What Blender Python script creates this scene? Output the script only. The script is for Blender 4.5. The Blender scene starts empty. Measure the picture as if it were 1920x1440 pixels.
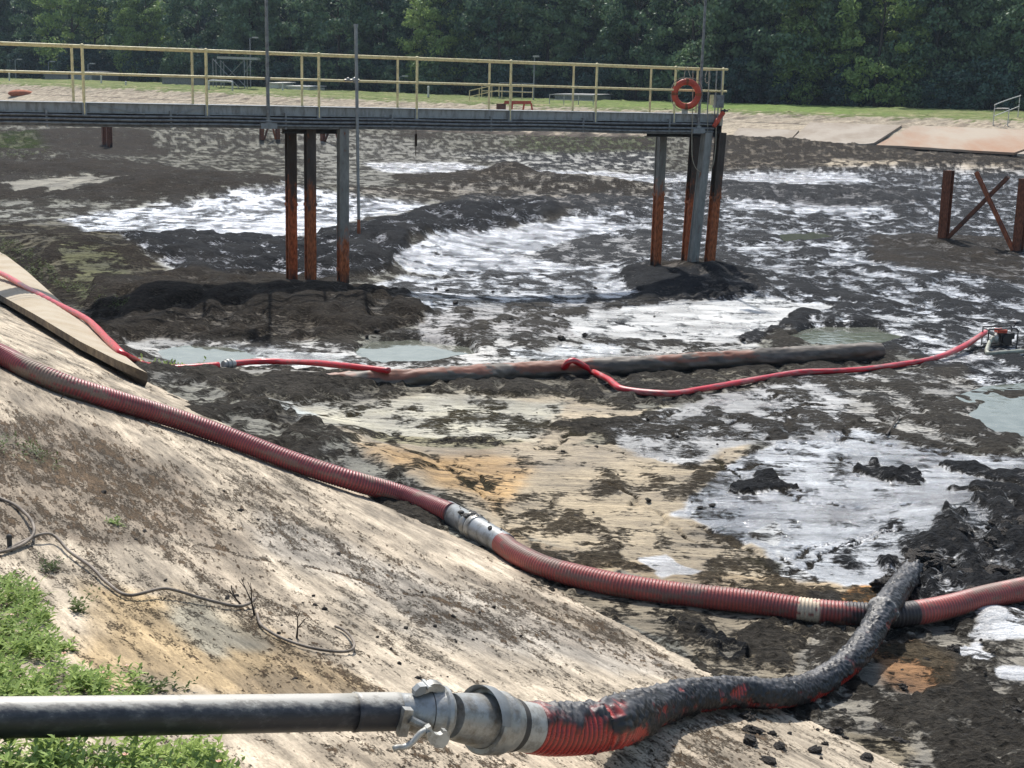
import bpy, math, random
import numpy as np
from mathutils import Vector, Matrix
random.seed(7); rng = np.random.default_rng(7)
S = bpy.context.scene
C = S.collection
PI = math.pi
# ---------------------------------------------------------------- camera
F = 2600.0                      # focal length in pixels of the 1920 x 1440 photograph
PIT = math.atan(545 / 2600); ROLL = .025
EYE = np.array([0., 0., 4.4])
f0 = np.array([0, math.cos(PIT), -math.sin(PIT)]); u0 = np.array([0, math.sin(PIT), math.cos(PIT)]); r0 = np.array([1., 0, 0])
RV = r0 * math.cos(ROLL) + u0 * math.sin(ROLL); UV = u0 * math.cos(ROLL) - r0 * math.sin(ROLL)
cam = bpy.data.cameras.new('camera'); co = bpy.data.objects.new('camera', cam); C.objects.link(co)
cam.sensor_width = 36; cam.lens = F / 1920 * 36; cam.clip_end = 6000; cam.clip_start = .05
m = Matrix(((RV[0], UV[0], -f0[0], EYE[0]), (RV[1], UV[1], -f0[1], EYE[1]), (RV[2], UV[2], -f0[2], EYE[2]), (0, 0, 0, 1)))
co.matrix_world = m
S.camera = co
# ---------------------------------------------------------------- sky and sun
SUN_EL, SUN_AZ = math.radians(54), math.radians(-10)      # azimuth from +Y (ahead) towards +X
w = bpy.data.worlds.new('World'); S.world = w; w.use_nodes = True
nt = w.node_tree; bg = nt.nodes['Background']
sky = nt.nodes.new('ShaderNodeTexSky'); sky.sky_type = 'NISHITA'; sky.sun_disc = False
sky.sun_elevation = SUN_EL; sky.sun_rotation = SUN_AZ
sky.air_density = 1.3; sky.dust_density = 2.0; sky.ozone_density = 1.0
nt.links.new(sky.outputs[0], bg.inputs[0]); bg.inputs[1].default_value = .14
sl = bpy.data.lights.new('sun', 'SUN'); sl.energy = 4.6; sl.angle = math.radians(.6); sl.color = (1, .96, .9)
so = bpy.data.objects.new('sun', sl); C.objects.link(so)
sd = Vector((math.sin(SUN_AZ) * math.cos(SUN_EL), math.cos(SUN_AZ) * math.cos(SUN_EL), math.sin(SUN_EL)))
so.rotation_euler = (-sd).to_track_quat('-Z', 'Y').to_euler()
S.view_settings.view_transform = 'Standard'; S.view_settings.look = 'None'
S.view_settings.exposure = 0.25; S.view_settings.gamma = 1.0
S.cycles.max_bounces = 6
S.cycles.use_denoising = True

# ---------------------------------------------------------------- projection helpers
def ray(x, y): return f0 * F + RV * (x - 960) + UV * (720 - y)
def P(x, y, z):
    d = ray(x, y); return EYE + d * (z - EYE[2]) / d[2]
def proj(X, Y, Z):
    w_ = X * f0[0] + Y * f0[1] + (Z - EYE[2]) * f0[2]; w_ = np.where(np.abs(w_) < .01, .01, w_)
    a = X * RV[0] + Y * RV[1] + (Z - EYE[2]) * RV[2]; b = X * UV[0] + Y * UV[1] + (Z - EYE[2]) * UV[2]
    px = 960 + F * a / w_; py = 720 - F * b / w_
    return np.where(w_ > .02, px, -9e4), np.where(w_ > .02, py, 9e4)
def PD(x, depth, z):            # the point at height z, that far along the view axis, in pixel column x
    y = (depth - (EYE[2] - z) * math.sin(PIT)) / math.cos(PIT)
    q = y * u0[1] + (z - EYE[2]) * u0[2]
    return np.array([((x - 960) * depth / F - q * math.sin(ROLL)) / math.cos(ROLL), y, z])

# ---------------------------------------------------------------- noise
def _h(ix, iy, seed):
    n = (ix * 374761393 + iy * 668265263 + seed * 144665) & 0xffffffff
    n = ((n ^ (n >> 13)) * 1274126177) & 0xffffffff
    return ((n ^ (n >> 16)) & 0xffff) / 65535.0
def vn(x, y, seed=0):
    xi = np.floor(x).astype(np.int64); yi = np.floor(y).astype(np.int64)
    fx = x - xi; fy = y - yi
    def g(a, b):
        an = _h(xi + a, yi + b, seed) * 2 * PI
        return np.cos(an) * (fx - a) + np.sin(an) * (fy - b)
    ux = fx * fx * fx * (fx * (fx * 6 - 15) + 10); uy = fy * fy * fy * (fy * (fy * 6 - 15) + 10)
    return ((g(0, 0) * (1 - ux) + g(1, 0) * ux) * (1 - uy) + (g(0, 1) * (1 - ux) + g(1, 1) * ux) * uy) * 1.5
def fbm(x, y, seed=0, oct=4, rough=.5, lod=None, freq=1.):
    s = 0; a = 1.; t = 0
    for i in range(oct):
        k = 1. if lod is None else np.clip((1 / (freq * 2 ** i) / lod - 2.) / 3., 0, 1)     # leave out waves finer than the mesh can hold
        s = s + a * k * vn(x * 2 ** i + 17.3 * i, y * 2 ** i - 9.1 * i, seed + i * 31); t += a * a; a *= rough
    return s / math.sqrt(t) * 1.15            # about unit-ish, sd about .35
def uni(n): return 1 / (1 + np.exp(-n * 4.6))   # to a nearly uniform 0..1
def sst(a, b, x):
    t = np.clip((x - a) / (b - a), 0, 1); return t * t * (3 - 2 * t)
def poly_sd(px, py, poly):
    """signed distance in photograph pixels (inside positive), y counted double for the grazing view"""
    p = np.array(poly, float); n = len(p); KY = 2.0
    d = np.full(px.shape, 1e9); ins = np.zeros(px.shape, bool)
    for i in range(n):
        a = p[i]; b = p[(i + 1) % n]
        ax, ay, bx, by = a[0], a[1] * KY, b[0], b[1] * KY
        ex, ey = bx - ax, by - ay
        t = np.clip(((px - ax) * ex + (py * KY - ay) * ey) / (ex * ex + ey * ey + 1e-9), 0, 1)
        d = np.minimum(d, (px - ax - t * ex) ** 2 + (py * KY - ay - t * ey) ** 2)
        c = (a[1] > py) != (b[1] > py)
        ins ^= c & (px < (b[0] - a[0]) * (py - a[1]) / (b[1] - a[1] + 1e-9) + a[0])
    return np.where(ins, np.sqrt(d), -np.sqrt(d))
def pmask(px, py, poly, soft, warp):
    p = np.array(poly, float); mg = soft + 60
    sel = (px > p[:, 0].min() - mg) & (px < p[:, 0].max() + mg) & (py > p[:, 1].min() - mg) & (py < p[:, 1].max() + mg)
    out = np.zeros(px.shape)
    if sel.any():
        sd_ = poly_sd(px[sel], py[sel], poly) + warp[sel]
        out[sel] = sst(-soft / 2, soft / 2, sd_)
    return out

# ---------------------------------------------------------------- ground shape
B0 = P(1100, 1120, .4)[:2]
TV = (P(260, 700, .4)[:2] - B0); TV /= np.linalg.norm(TV); NV = np.array([-TV[1], TV[0]])
if NV @ (-B0) < 0: NV = -NV
def st(X, Y): return (X - B0[0]) * NV[0] + (Y - B0[1]) * NV[1], (X - B0[0]) * TV[0] + (Y - B0[1]) * TV[1]
def zslope(X, Y):
    s, t = st(X, Y)
    g = .262 + .178 * sst(-1, 6, t)
    top = 2.35 + 1.0 * sst(-1, 8, t)
    z = .4 + g * s
    return np.where(z > top - .3, top - .3 + .3 * (1 - np.exp(-(np.maximum(z - top + .3, 0)) / .3)), z)
FAR = [(-190, 250), (-52, 145), (-12, 126), (17.5, 112), (29, 106), (36.5, 94), (66, 52), (110, -60)]   # toe line of the far bank
FARN = np.array(FAR, float)
def far_d(X, Y):                # distance to the far toe line, positive inside the basin
    d = np.full(X.shape, 1e9); sg = np.ones(X.shape)
    for a, b in zip(FARN[:-1], FARN[1:]):
        e = b - a; L = e @ e
        t = np.clip(((X - a[0]) * e[0] + (Y - a[1]) * e[1]) / L, 0, 1)
        dd = (X - a[0] - t * e[0]) ** 2 + (Y - a[1] - t * e[1]) ** 2
        cr = e[0] * (Y - a[1]) - e[1] * (X - a[0])
        m_ = dd < d; d = np.where(m_, dd, d); sg = np.where(m_, np.sign(-cr), sg)
    return np.sqrt(d) * sg
def zbase(X, Y):
    return .4 - .32 * sst(13, 24, Y) + .82 * (1 - sst(0, 30, far_d(X, Y)))
# mounds: photo px of the middle, half widths across (m) and deep (m), height, tilt
MOUNDS = [(430, 585, 5.0, 2.6, .30), (680, 575, 3.0, 2.0, .2), (150, 500, 4.2, 5.0, .75), (230, 585, 1.9, 2.2, .2),
          (745, 452, 1.9, 3.0, .55), (660, 500, 1.6, 2.4, .35), (860, 415, 2.6, 3.4, .4), (1000, 402, 4.0, 3.0, .3),
          (1300, 522, 1.5, 2.2, .34), (1390, 540, 1.5, 1.6, .16),
          (960, 350, 5.2, 3.4, .55), (955, 345, 1.4, 1.5, .8), (1120, 356, 3.0, 2.4, .45),
          (380, 365, 7.0, 5.0, .9), (60, 322, 9.0, 3.0, .4), (190, 268, 12, 8, 1.0), (40, 300, 6, 6, .6), (330, 262, 7, 6, .8),
          (780, 255, 6, 6, .9), (520, 275, 5, 5, .6), (1180, 262, 9, 7, .9),
          (1450, 368, 5.5, 4.2, .36), (1640, 372, 4.0, 4, .3), (1340, 352, 3.0, 3.4, .28), (1700, 400, 4, 2, .3), (1800, 470, 4.6, 3.4, .35), (1680, 520, 3.5, 3, .2),
          (1100, 402, 3, 2, .2), (950, 640, 1.8, 1.8, .14), (540, 745, 1.6, 1.2, .15), (400, 738, 1.5, 1.2, .25), (800, 745, 2.4, .8, .1),
          (1790, 1050, .8, 1.0, .16), (1880, 1020, .6, .8, .14), (1570, 600, 1.5, 1.2, .1), (1280, 1180, .9, .4, .08), (1180, 1150, .5, .5, .06),
          (1850, 1230, .35, .3, .12), (1400, 290, 14, 6, .6), (1780, 330, 9, 5, .5)]
def mounds(X, Y):
    z = np.zeros(X.shape)
    for x, y, a, b, h in MOUNDS:
        c = P(x, y, .1)
        q = ((X - c[0]) / a) ** 2 + ((Y - c[1]) / b) ** 2
        z = np.maximum(z, h * np.exp(-q * 1.1)) if False else z + h * np.exp(-q * 1.3) * (1 - .4 * np.clip(z, 0, 1))
    s_, t_ = st(X, Y)
    return z * sst(.2, -3.2, s_) if False else z * (1 - sst(-3.0, .1, s_))
# murky pools: polygons in photo pixels
POOLS = [([(1478, 628), (1530, 612), (1640, 612), (1690, 630), (1660, 645), (1540, 646)], .0),
         ([(668, 655), (700, 640), (770, 636), (880, 650), (892, 664), (800, 678), (700, 678)], .0),
         ([(300, 660), (350, 650), (430, 655), (480, 668), (430, 690), (310, 688)], .0),
         ([(1818, 775), (1840, 760), (1875, 751), (1925, 748), (1980, 753), (2030, 768), (2050, 788), (2020, 808), (1960, 818), (1900, 815), (1850, 803)], .0),
         ([(1460, 440), (1530, 434), (1580, 445), (1530, 456), (1470, 455)], .0),
         ]
# colours
BLK = (.028, .031, .036); BRN = (.075, .062, .048); DGR = (.105, .093, .075); OLV = (.165, .16, .125); SHEEN = (.38, .40, .43)  # last one: pale wet silt film with white sky sheen painted in
GRY = (.36, .35, .32); TAN = (.47, .40, .26); ORG = (.50, .29, .10); OLB = (.13, .11, .065); MBR = (.17, .135, .09); GRN = (.07, .10, .03)
SND = (.42, .35, .23)
# zones: polygon, dark colour, light colour (sky sheen painted into the pale wet films), share of light, height of the lumps (m), wetness of the light, wetness of the dark, edge softness px
Z = [
 ([(-900, 225), (2900, 225), (2900, 345), (1500, 345), (1000, 330), (600, 400), (-900, 430)], DGR, OLV, .5, .07, .08, .05, 60),
 ([(0, 243), (120, 246), (250, 262), (330, 290), (150, 302), (-300, 310), (-300, 240)], BRN, OLV, .06, .08, .1, .1, 24),
 ([(-20, 265), (60, 262), (90, 285), (40, 298), (-60, 295)], GRN, (.08, .09, .04), .4, .08, .0, .0, 30),
 ([(290, 240), (360, 246), (300, 262), (240, 256)], BRN, OLV, .06, .08, .1, .1, 20),
 ([(-200, 312), (200, 305), (300, 308), (400, 335), (545, 368), (500, 380), (280, 388), (-200, 372)], BRN, OLV, .06, .1, .1, .1, 16),
 ([(0, 345), (60, 336), (150, 332), (250, 340), (300, 352), (230, 366), (120, 372), (30, 366)], DGR, (.25, .235, .19), .93, .01, .1, .1, 10),
 ([(270, 357), (350, 341), (365, 344), (300, 362)], DGR, (.36, .33, .27), .8, .03, .2, .1, 10),
 ([(-200, 380), (200, 388), (520, 378), (620, 375), (300, 400), (110, 412), (-200, 470)], DGR, (.19, .19, .15), .45, .06, .3, .1, 30),
 ([(700, 262), (790, 240), (830, 262)], BRN, OLV, .1, .06, .1, .1, 20),
 ([(560, 245), (760, 260), (880, 290), (860, 320), (640, 370), (560, 330)], DGR, (.19, .185, .155), .66, .04, .1, .1, 40),
 ([(1000, 245), (1240, 240), (1240, 290), (1060, 300), (960, 275)], BRN, (.13, .15, .07), .3, .08, .1, .1, 40),
 ([(860, 290), (1240, 285), (1240, 322), (980, 318)], BLK, (.26, .26, .23), .4, .08, .5, .2, 30),
 ([(1360, 255), (1640, 262), (1920, 292), (1920, 330), (1640, 322), (1350, 318), (1300, 290)], BRN, (.2, .165, .12), .25, .12, .1, .1, 22),
 ([(1560, 300), (1700, 312), (1680, 322), (1540, 318)], BRN, (.42, .35, .25), .7, .05, .1, .1, 16),
 ([(1720, 322), (1860, 320), (1930, 330), (1800, 334)], BRN, (.42, .35, .25), .75, .05, .1, .1, 14),
 ([(1100, 330), (1420, 322), (2100, 330), (2300, 600), (1920, 640), (1500, 610), (1150, 560), (1060, 420)], BLK, SHEEN, .31, .13, .85, .3, 30),
 ([(680, 306), (860, 306), (940, 316), (860, 330), (720, 322)], BLK, SHEEN, .9, .02, .95, .4, 14),
 ([(970, 318), (1130, 322), (1240, 332), (1420, 325), (1600, 328), (1640, 340), (1420, 352), (1200, 352), (1050, 342)], BLK, SHEEN, .92, .03, .95, .4, 14),
 ([(735, 330), (900, 318), (950, 305), (1000, 322), (1100, 330), (1190, 345), (1130, 352), (900, 358), (750, 348)], BRN, (.17, .14, .1), .15, .1, .1, .1, 12),
 ([(600, 360), (860, 352), (1250, 350), (1250, 372), (900, 382), (650, 375)], BRN, (.26, .23, .18), .3, .08, .2, .1, 24),
 ([(870, 370), (1160, 368), (1230, 385), (1100, 410), (900, 415), (840, 392)], BLK, (.12, .11, .1), .25, .14, .4, .25, 18),
 ([(1300, 352), (1440, 356), (1540, 372), (1700, 362), (1760, 380), (1600, 398), (1440, 388), (1280, 372)], BLK, (.08, .08, .085), .2, .16, .4, .3, 14),
 ([(1360, 376), (1520, 388), (1700, 400), (1600, 410), (1480, 400), (1340, 388)], BLK, SHEEN, .85, .02, .95, .4, 14),
 ([(110, 412), (200, 398), (540, 375), (760, 384), (860, 398), (720, 410), (640, 418), (540, 440), (200, 470), (150, 440)], BLK, (.50, .53, .58), .74, .06, .9, .45, 14),
 ([(300, 434), (420, 418), (560, 412), (640, 418), (620, 436), (560, 446), (420, 440)], BLK, (.6, .62, .66), .97, .01, .95, .5, 12),
 ([(135, 448), (330, 438), (560, 448), (640, 430), (790, 412), (870, 402), (1010, 398), (1060, 410), (960, 432), (880, 445), (770, 468), (730, 520), (640, 535), (350, 540), (230, 505)], BLK, (.30, .32, .37), .13, .24, .8, .15, 14),
 ([(140, 440), (290, 445), (340, 475), (240, 480)], BLK, (.38, .42, .50), .6, .08, .85, .5, 20),
 ([(235, 520), (290, 520), (340, 540), (280, 548)], DGR, (.3, .31, .28), .8, .02, .7, .3, 12),
 ([(755, 480), (850, 445), (1000, 428), (1080, 414), (1180, 425), (1110, 445), (1190, 480), (1130, 506), (1050, 522), (900, 520), (760, 520), (738, 502)], BLK, SHEEN, .93, .03, .97, .5, 12),
 ([(690, 545), (760, 520), (1160, 500), (1190, 570), (1020, 590), (860, 640), (760, 590)], BLK, SHEEN, .55, .07, .9, .4, 18),
 ([(960, 480), (1100, 445), (1230, 440), (1230, 480), (1120, 500)], BLK, (.2, .2, .2), .25, .12, .6, .35, 14),
 ([(1160, 520), (1230, 492), (1340, 490), (1400, 520), (1450, 550), (1300, 572), (1200, 562)], BLK, (.08, .07, .06), .12, .17, .2, .2, 10),
 ([(1230, 492), (1330, 488), (1380, 510), (1300, 530), (1220, 515)], BRN, (.12, .1, .08), .3, .1, .1, .1, 14),
 ([(1560, 480), (1660, 505), (1780, 522), (1740, 530), (1640, 518), (1540, 495)], BLK, SHEEN, .92, .02, .95, .4, 10),
 ([(1620, 460), (1760, 445), (1920, 470), (1920, 540), (1760, 520), (1640, 500)], BRN, (.11, .1, .09), .2, .12, .2, .2, 18),
 ([(850, 590), (1100, 560), (1300, 575), (1420, 640), (1200, 670), (700, 660)], DGR, (.27, .26, .25), .45, .09, .6, .25, 24),
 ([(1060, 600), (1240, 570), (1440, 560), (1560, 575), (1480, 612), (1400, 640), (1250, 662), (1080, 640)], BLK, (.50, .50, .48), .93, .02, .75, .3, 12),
 ([(-200, 425), (130, 418), (190, 450), (250, 510), (350, 548), (200, 600), (-200, 560)], BRN, (.10, .088, .055), .4, .10, .05, .05, 16),
 ([(100, 500), (240, 520), (250, 570), (150, 590)], BRN, (.10, .10, .05), .5, .07, .05, .05, 26),
 ([(180, 560), (350, 535), (560, 528), (700, 540), (760, 575), (805, 605), (760, 630), (560, 645), (330, 655), (230, 660), (150, 620)], BRN, (.10, .082, .058), .16, .2, .15, .1, 12),
 ([(230, 650), (300, 640), (700, 650), (900, 640), (1420, 640), (1420, 680), (740, 700), (300, 700)], DGR, (.36, .35, .32), .55, .05, .7, .25, 14),
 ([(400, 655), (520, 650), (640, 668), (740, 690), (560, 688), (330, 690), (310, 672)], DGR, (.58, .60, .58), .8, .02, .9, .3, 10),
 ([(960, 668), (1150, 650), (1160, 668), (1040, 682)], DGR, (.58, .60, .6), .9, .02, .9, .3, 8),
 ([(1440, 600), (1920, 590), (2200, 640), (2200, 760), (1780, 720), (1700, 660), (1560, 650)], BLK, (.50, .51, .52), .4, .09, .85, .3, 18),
 ([(1420, 640), (1500, 610), (1560, 590), (1500, 588), (1380, 638)], BLK, (.2, .2, .2), .1, .14, .3, .3, 8),
 ([(280, 700), (740, 700), (1250, 690), (1480, 676), (1700, 668), (1500, 720), (1250, 762), (900, 772), (700, 778), (560, 800), (640, 860), (560, 840), (400, 760)], DGR, (.15, .135, .1), .25, .11, .15, .15, 12),
 ([(340, 700), (700, 712), (640, 735), (420, 720)], DGR, (.26, .25, .22), .7, .04, .3, .15, 12),
 ([(480, 770), (640, 765), (640, 810), (560, 810)], DGR, (.42, .45, .42), .7, .03, .8, .2, 14),
 ([(570, 800), (720, 752), (1000, 750), (1260, 770), (1400, 830), (1460, 890), (1400, 950), (1460, 1040), (1440, 1090), (1100, 1080), (900, 980), (700, 880)], OLB, (.40, .325, .22), .84, .03, .25, .1, 30),
 ([(560, 770), (800, 748), (1050, 760), (1000, 830), (700, 836), (590, 810)], OLB, (.37, .345, .26), .74, .04, .45, .1, 34),
 ([(690, 870), (760, 855), (900, 850), (1010, 875), (1000, 930), (930, 965), (860, 930), (740, 895)], OLB, (.52, .34, .16), .88, .02, .15, .1, 70),
 ([(1000, 880), (1300, 860), (1440, 930), (1380, 1000), (1420, 1080), (1150, 1080), (930, 1000)], MBR, (.36, .29, .19), .72, .04, .25, .1, 40),
 ([(690, 822), (820, 828), (980, 820), (1010, 832), (860, 842), (700, 838)], DGR, (.3, .27, .17), .3, .05, .1, .1, 8),
 ([(1010, 850), (1200, 820), (1290, 770), (1250, 760), (1130, 790), (1040, 800), (1100, 820)], DGR, (.28, .25, .17), .3, .06, .2, .1, 14),
 ([(1130, 800), (1250, 770), (1480, 712), (1800, 690), (1860, 770), (1600, 820), (1400, 830), (1300, 870), (1200, 850)], DGR, (.36, .355, .34), .6, .06, .75, .2, 26),
 ([(1560, 720), (1800, 690), (1860, 760), (1920, 830), (1760, 850), (1600, 790)], DGR, (.30, .285, .25), .35, .07, .4, .2, 26),
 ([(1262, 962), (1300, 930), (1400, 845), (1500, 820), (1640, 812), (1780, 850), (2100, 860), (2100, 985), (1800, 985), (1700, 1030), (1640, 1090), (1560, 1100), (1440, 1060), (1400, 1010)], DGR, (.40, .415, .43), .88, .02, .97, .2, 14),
 ([(1380, 905), (1440, 896), (1512, 918), (1440, 925), (1370, 922)], BLK, (.2, .2, .2), .1, .09, .2, .2, 6),
 ([(1610, 876), (1640, 868), (1730, 905), (1770, 925), (1700, 915), (1640, 898)], BLK, (.2, .2, .2), .08, .1, .2, .2, 8),
 ([(1740, 925), (1830, 908), (1990, 950), (1990, 975), (1860, 950), (1780, 942)], BLK, (.2, .2, .2), .15, .1, .2, .2, 10),
 ([(1780, 872), (1830, 874), (1990, 905), (1990, 925), (1840, 895)], BLK, (.2, .2, .2), .12, .09, .2, .2, 8),
 ([(1420, 1000), (1450, 960), (1470, 965), (1460, 1010), (1500, 1060), (1530, 1100), (1470, 1090)], DGR, (.5, .5, .48), .45, .05, .7, .2, 8),
 ([(1560, 1010), (1680, 990), (1760, 1000), (1660, 1080), (1580, 1060)], BLK, (.42, .43, .44), .5, .05, .85, .3, 16),
 ([(1640, 1112), (1672, 1062), (1725, 1015), (1790, 975), (1920, 950), (2300, 945), (2300, 1080), (1800, 1130), (1660, 1140)], BLK, (.36, .37, .38), .26, .13, .8, .3, 14),
 ([(900, 1010), (960, 1000), (1160, 1060), (1430, 1085), (1640, 1110), (1620, 1140), (1300, 1110), (1040, 1060)], MBR, (.34, .26, .16), .55, .05, .2, .1, 12),
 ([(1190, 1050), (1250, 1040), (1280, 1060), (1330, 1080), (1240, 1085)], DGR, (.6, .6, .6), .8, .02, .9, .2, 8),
 ([(940, 1060), (1100, 1085), (1300, 1130), (1620, 1185), (1640, 1290), (1420, 1330), (1250, 1220), (1080, 1130)], DGR, (.26, .22, .155), .48, .06, .15, .15, 16),
 ([(1520, 1120), (1700, 1130), (2300, 1080), (2600, 1500), (2000, 2600), (900, 2600), (1250, 1350), (1500, 1280)], DGR, (.22, .20, .16), .46, .065, .25, .2, 24),
 ([(1600, 1105), (1660, 1100), (1640, 1150), (1580, 1140)], MBR, (.42, .22, .08), .7, .04, .1, .1, 10),
 ([(1640, 1225), (1720, 1200), (1790, 1250), (1780, 1290), (1700, 1295)], MBR, (.24, .13, .06), .5, .05, .15, .1, 40),
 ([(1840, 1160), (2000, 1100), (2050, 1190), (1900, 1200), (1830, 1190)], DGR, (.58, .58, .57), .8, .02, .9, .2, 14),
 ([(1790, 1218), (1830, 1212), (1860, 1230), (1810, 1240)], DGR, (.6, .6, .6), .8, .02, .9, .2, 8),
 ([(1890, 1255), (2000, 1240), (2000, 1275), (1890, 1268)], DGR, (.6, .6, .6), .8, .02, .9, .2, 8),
 ([(1230, 1170), (1340, 1180), (1400, 1230), (1370, 1250), (1290, 1215)], BLK, (.2, .18, .14), .3, .1, .2, .2, 14),
 ([(1280, 1380), (1700, 1400), (1650, 1600), (1150, 1600), (1180, 1420)], (.09, .075, .05), (.36, .3, .2), .55, .03, .1, .1, 40),
]
def spline(P_, step):
    """Catmull-Rom through the points, resampled evenly"""
    P_ = np.array(P_, float); Q = np.vstack([2 * P_[0] - P_[1], P_, 2 * P_[-1] - P_[-2]]); out = []
    for i in range(1, len(Q) - 2):
        t = np.linspace(0, 1, 40, endpoint=False)[:, None]; a, b, c, d = Q[i - 1:i + 3]
        out.append(.5 * (2 * b + (c - a) * t + (2 * a - 5 * b + 4 * c - d) * t * t + (-a + 3 * b - 3 * c + d) * t ** 3))
    out = np.vstack(out + [P_[-1:]])
    L = np.r_[0, np.cumsum(np.linalg.norm(np.diff(out, axis=0), axis=1))]
    n = max(int(L[-1] / step), 2); u = np.linspace(0, L[-1], n + 1)
    return np.stack([np.interp(u, L, out[:, k]) for k in range(3)], 1), u
# drag marks and wheel ruts pressed into the silt: line in photo pixels, half width in metres
RUTS = [([(700, 832), (860, 840), (980, 830)], .05), ([(820, 895), (890, 930), (950, 965)], .04), ([(800, 905), (870, 942), (930, 975)], .04), ([(1010, 855), (1100, 822), (1200, 800), (1290, 762)], .07),
        ([(1130, 850), (1240, 880), (1330, 900), (1420, 890)], .05), ([(1150, 950), (1230, 990), (1290, 1040)], .05), ([(1290, 990), (1380, 1040), (1450, 1065)], .05), ([(600, 790), (760, 770), (900, 775), (1040, 800)], .05),
        ([(1440, 1082), (1500, 1060), (1580, 1048), (1650, 1030)], .03), ([(1470, 1094), (1530, 1068), (1600, 1056), (1670, 1040)], .03), ([(1560, 870), (1660, 905), (1800, 940)], .04), ([(1420, 930), (1500, 962), (1620, 978), (1780, 985)], .035),
        ([(1450, 850), (1560, 835), (1700, 850), (1860, 880)], .04), ([(1330, 870), (1400, 920), (1500, 950)], .03), ([(760, 482), (900, 502), (1050, 522)], .09), ([(760, 500), (880, 492), (1000, 506), (1120, 500)], .07),
        ([(740, 462), (850, 470), (980, 478), (1110, 476)], .08), ([(820, 508), (980, 500), (1140, 520)], .08), ([(700, 560), (850, 548), (1020, 575)], .09), ([(860, 455), (1000, 462), (1150, 455)], .08),
        ([(1140, 590), (1300, 610), (1450, 600)], .06), ([(1100, 625), (1260, 640), (1420, 622)], .06), ([(1160, 760), (1300, 745), (1480, 735)], .05), ([(1250, 830), (1380, 790), (1560, 760), (1700, 770)], .05),
        ([(1560, 850), (1610, 800), (1680, 760)], .04), ([(1440, 840), (1480, 800), (1500, 770)], .04)]
def ruts(X, Y):
    k = np.zeros(X.shape); wx = X + .12 * fbm(X * 1.7, Y * 1.7, 251, 3); wy = Y + .3 * fbm(X * 1.3, Y * 1.3, 257, 3)
    for pts, hw in RUTS:
        q = spline([P(x, y, .25) for x, y in pts], .25)[0][:, :2]
        sel = (X > q[:, 0].min() - 1) & (X < q[:, 0].max() + 1) & (Y > q[:, 1].min() - 1) & (Y < q[:, 1].max() + 1)
        if not sel.any(): continue
        xs, ys = wx[sel], wy[sel]; d = np.full(xs.shape, 1e9)
        for a, b in zip(q[:-1], q[1:]):
            e = b - a; t = np.clip(((xs - a[0]) * e[0] + (ys - a[1]) * e[1]) / (e @ e + 1e-9), 0, 1)
            d = np.minimum(d, (xs - a[0] - t * e[0]) ** 2 + (ys - a[1] - t * e[1]) ** 2)
        k[sel] = np.maximum(k[sel], 1 - sst(.3, 1.3, np.sqrt(d) / hw / (1 + .5 * fbm(xs, ys, 263, 2))))
    return k
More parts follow.
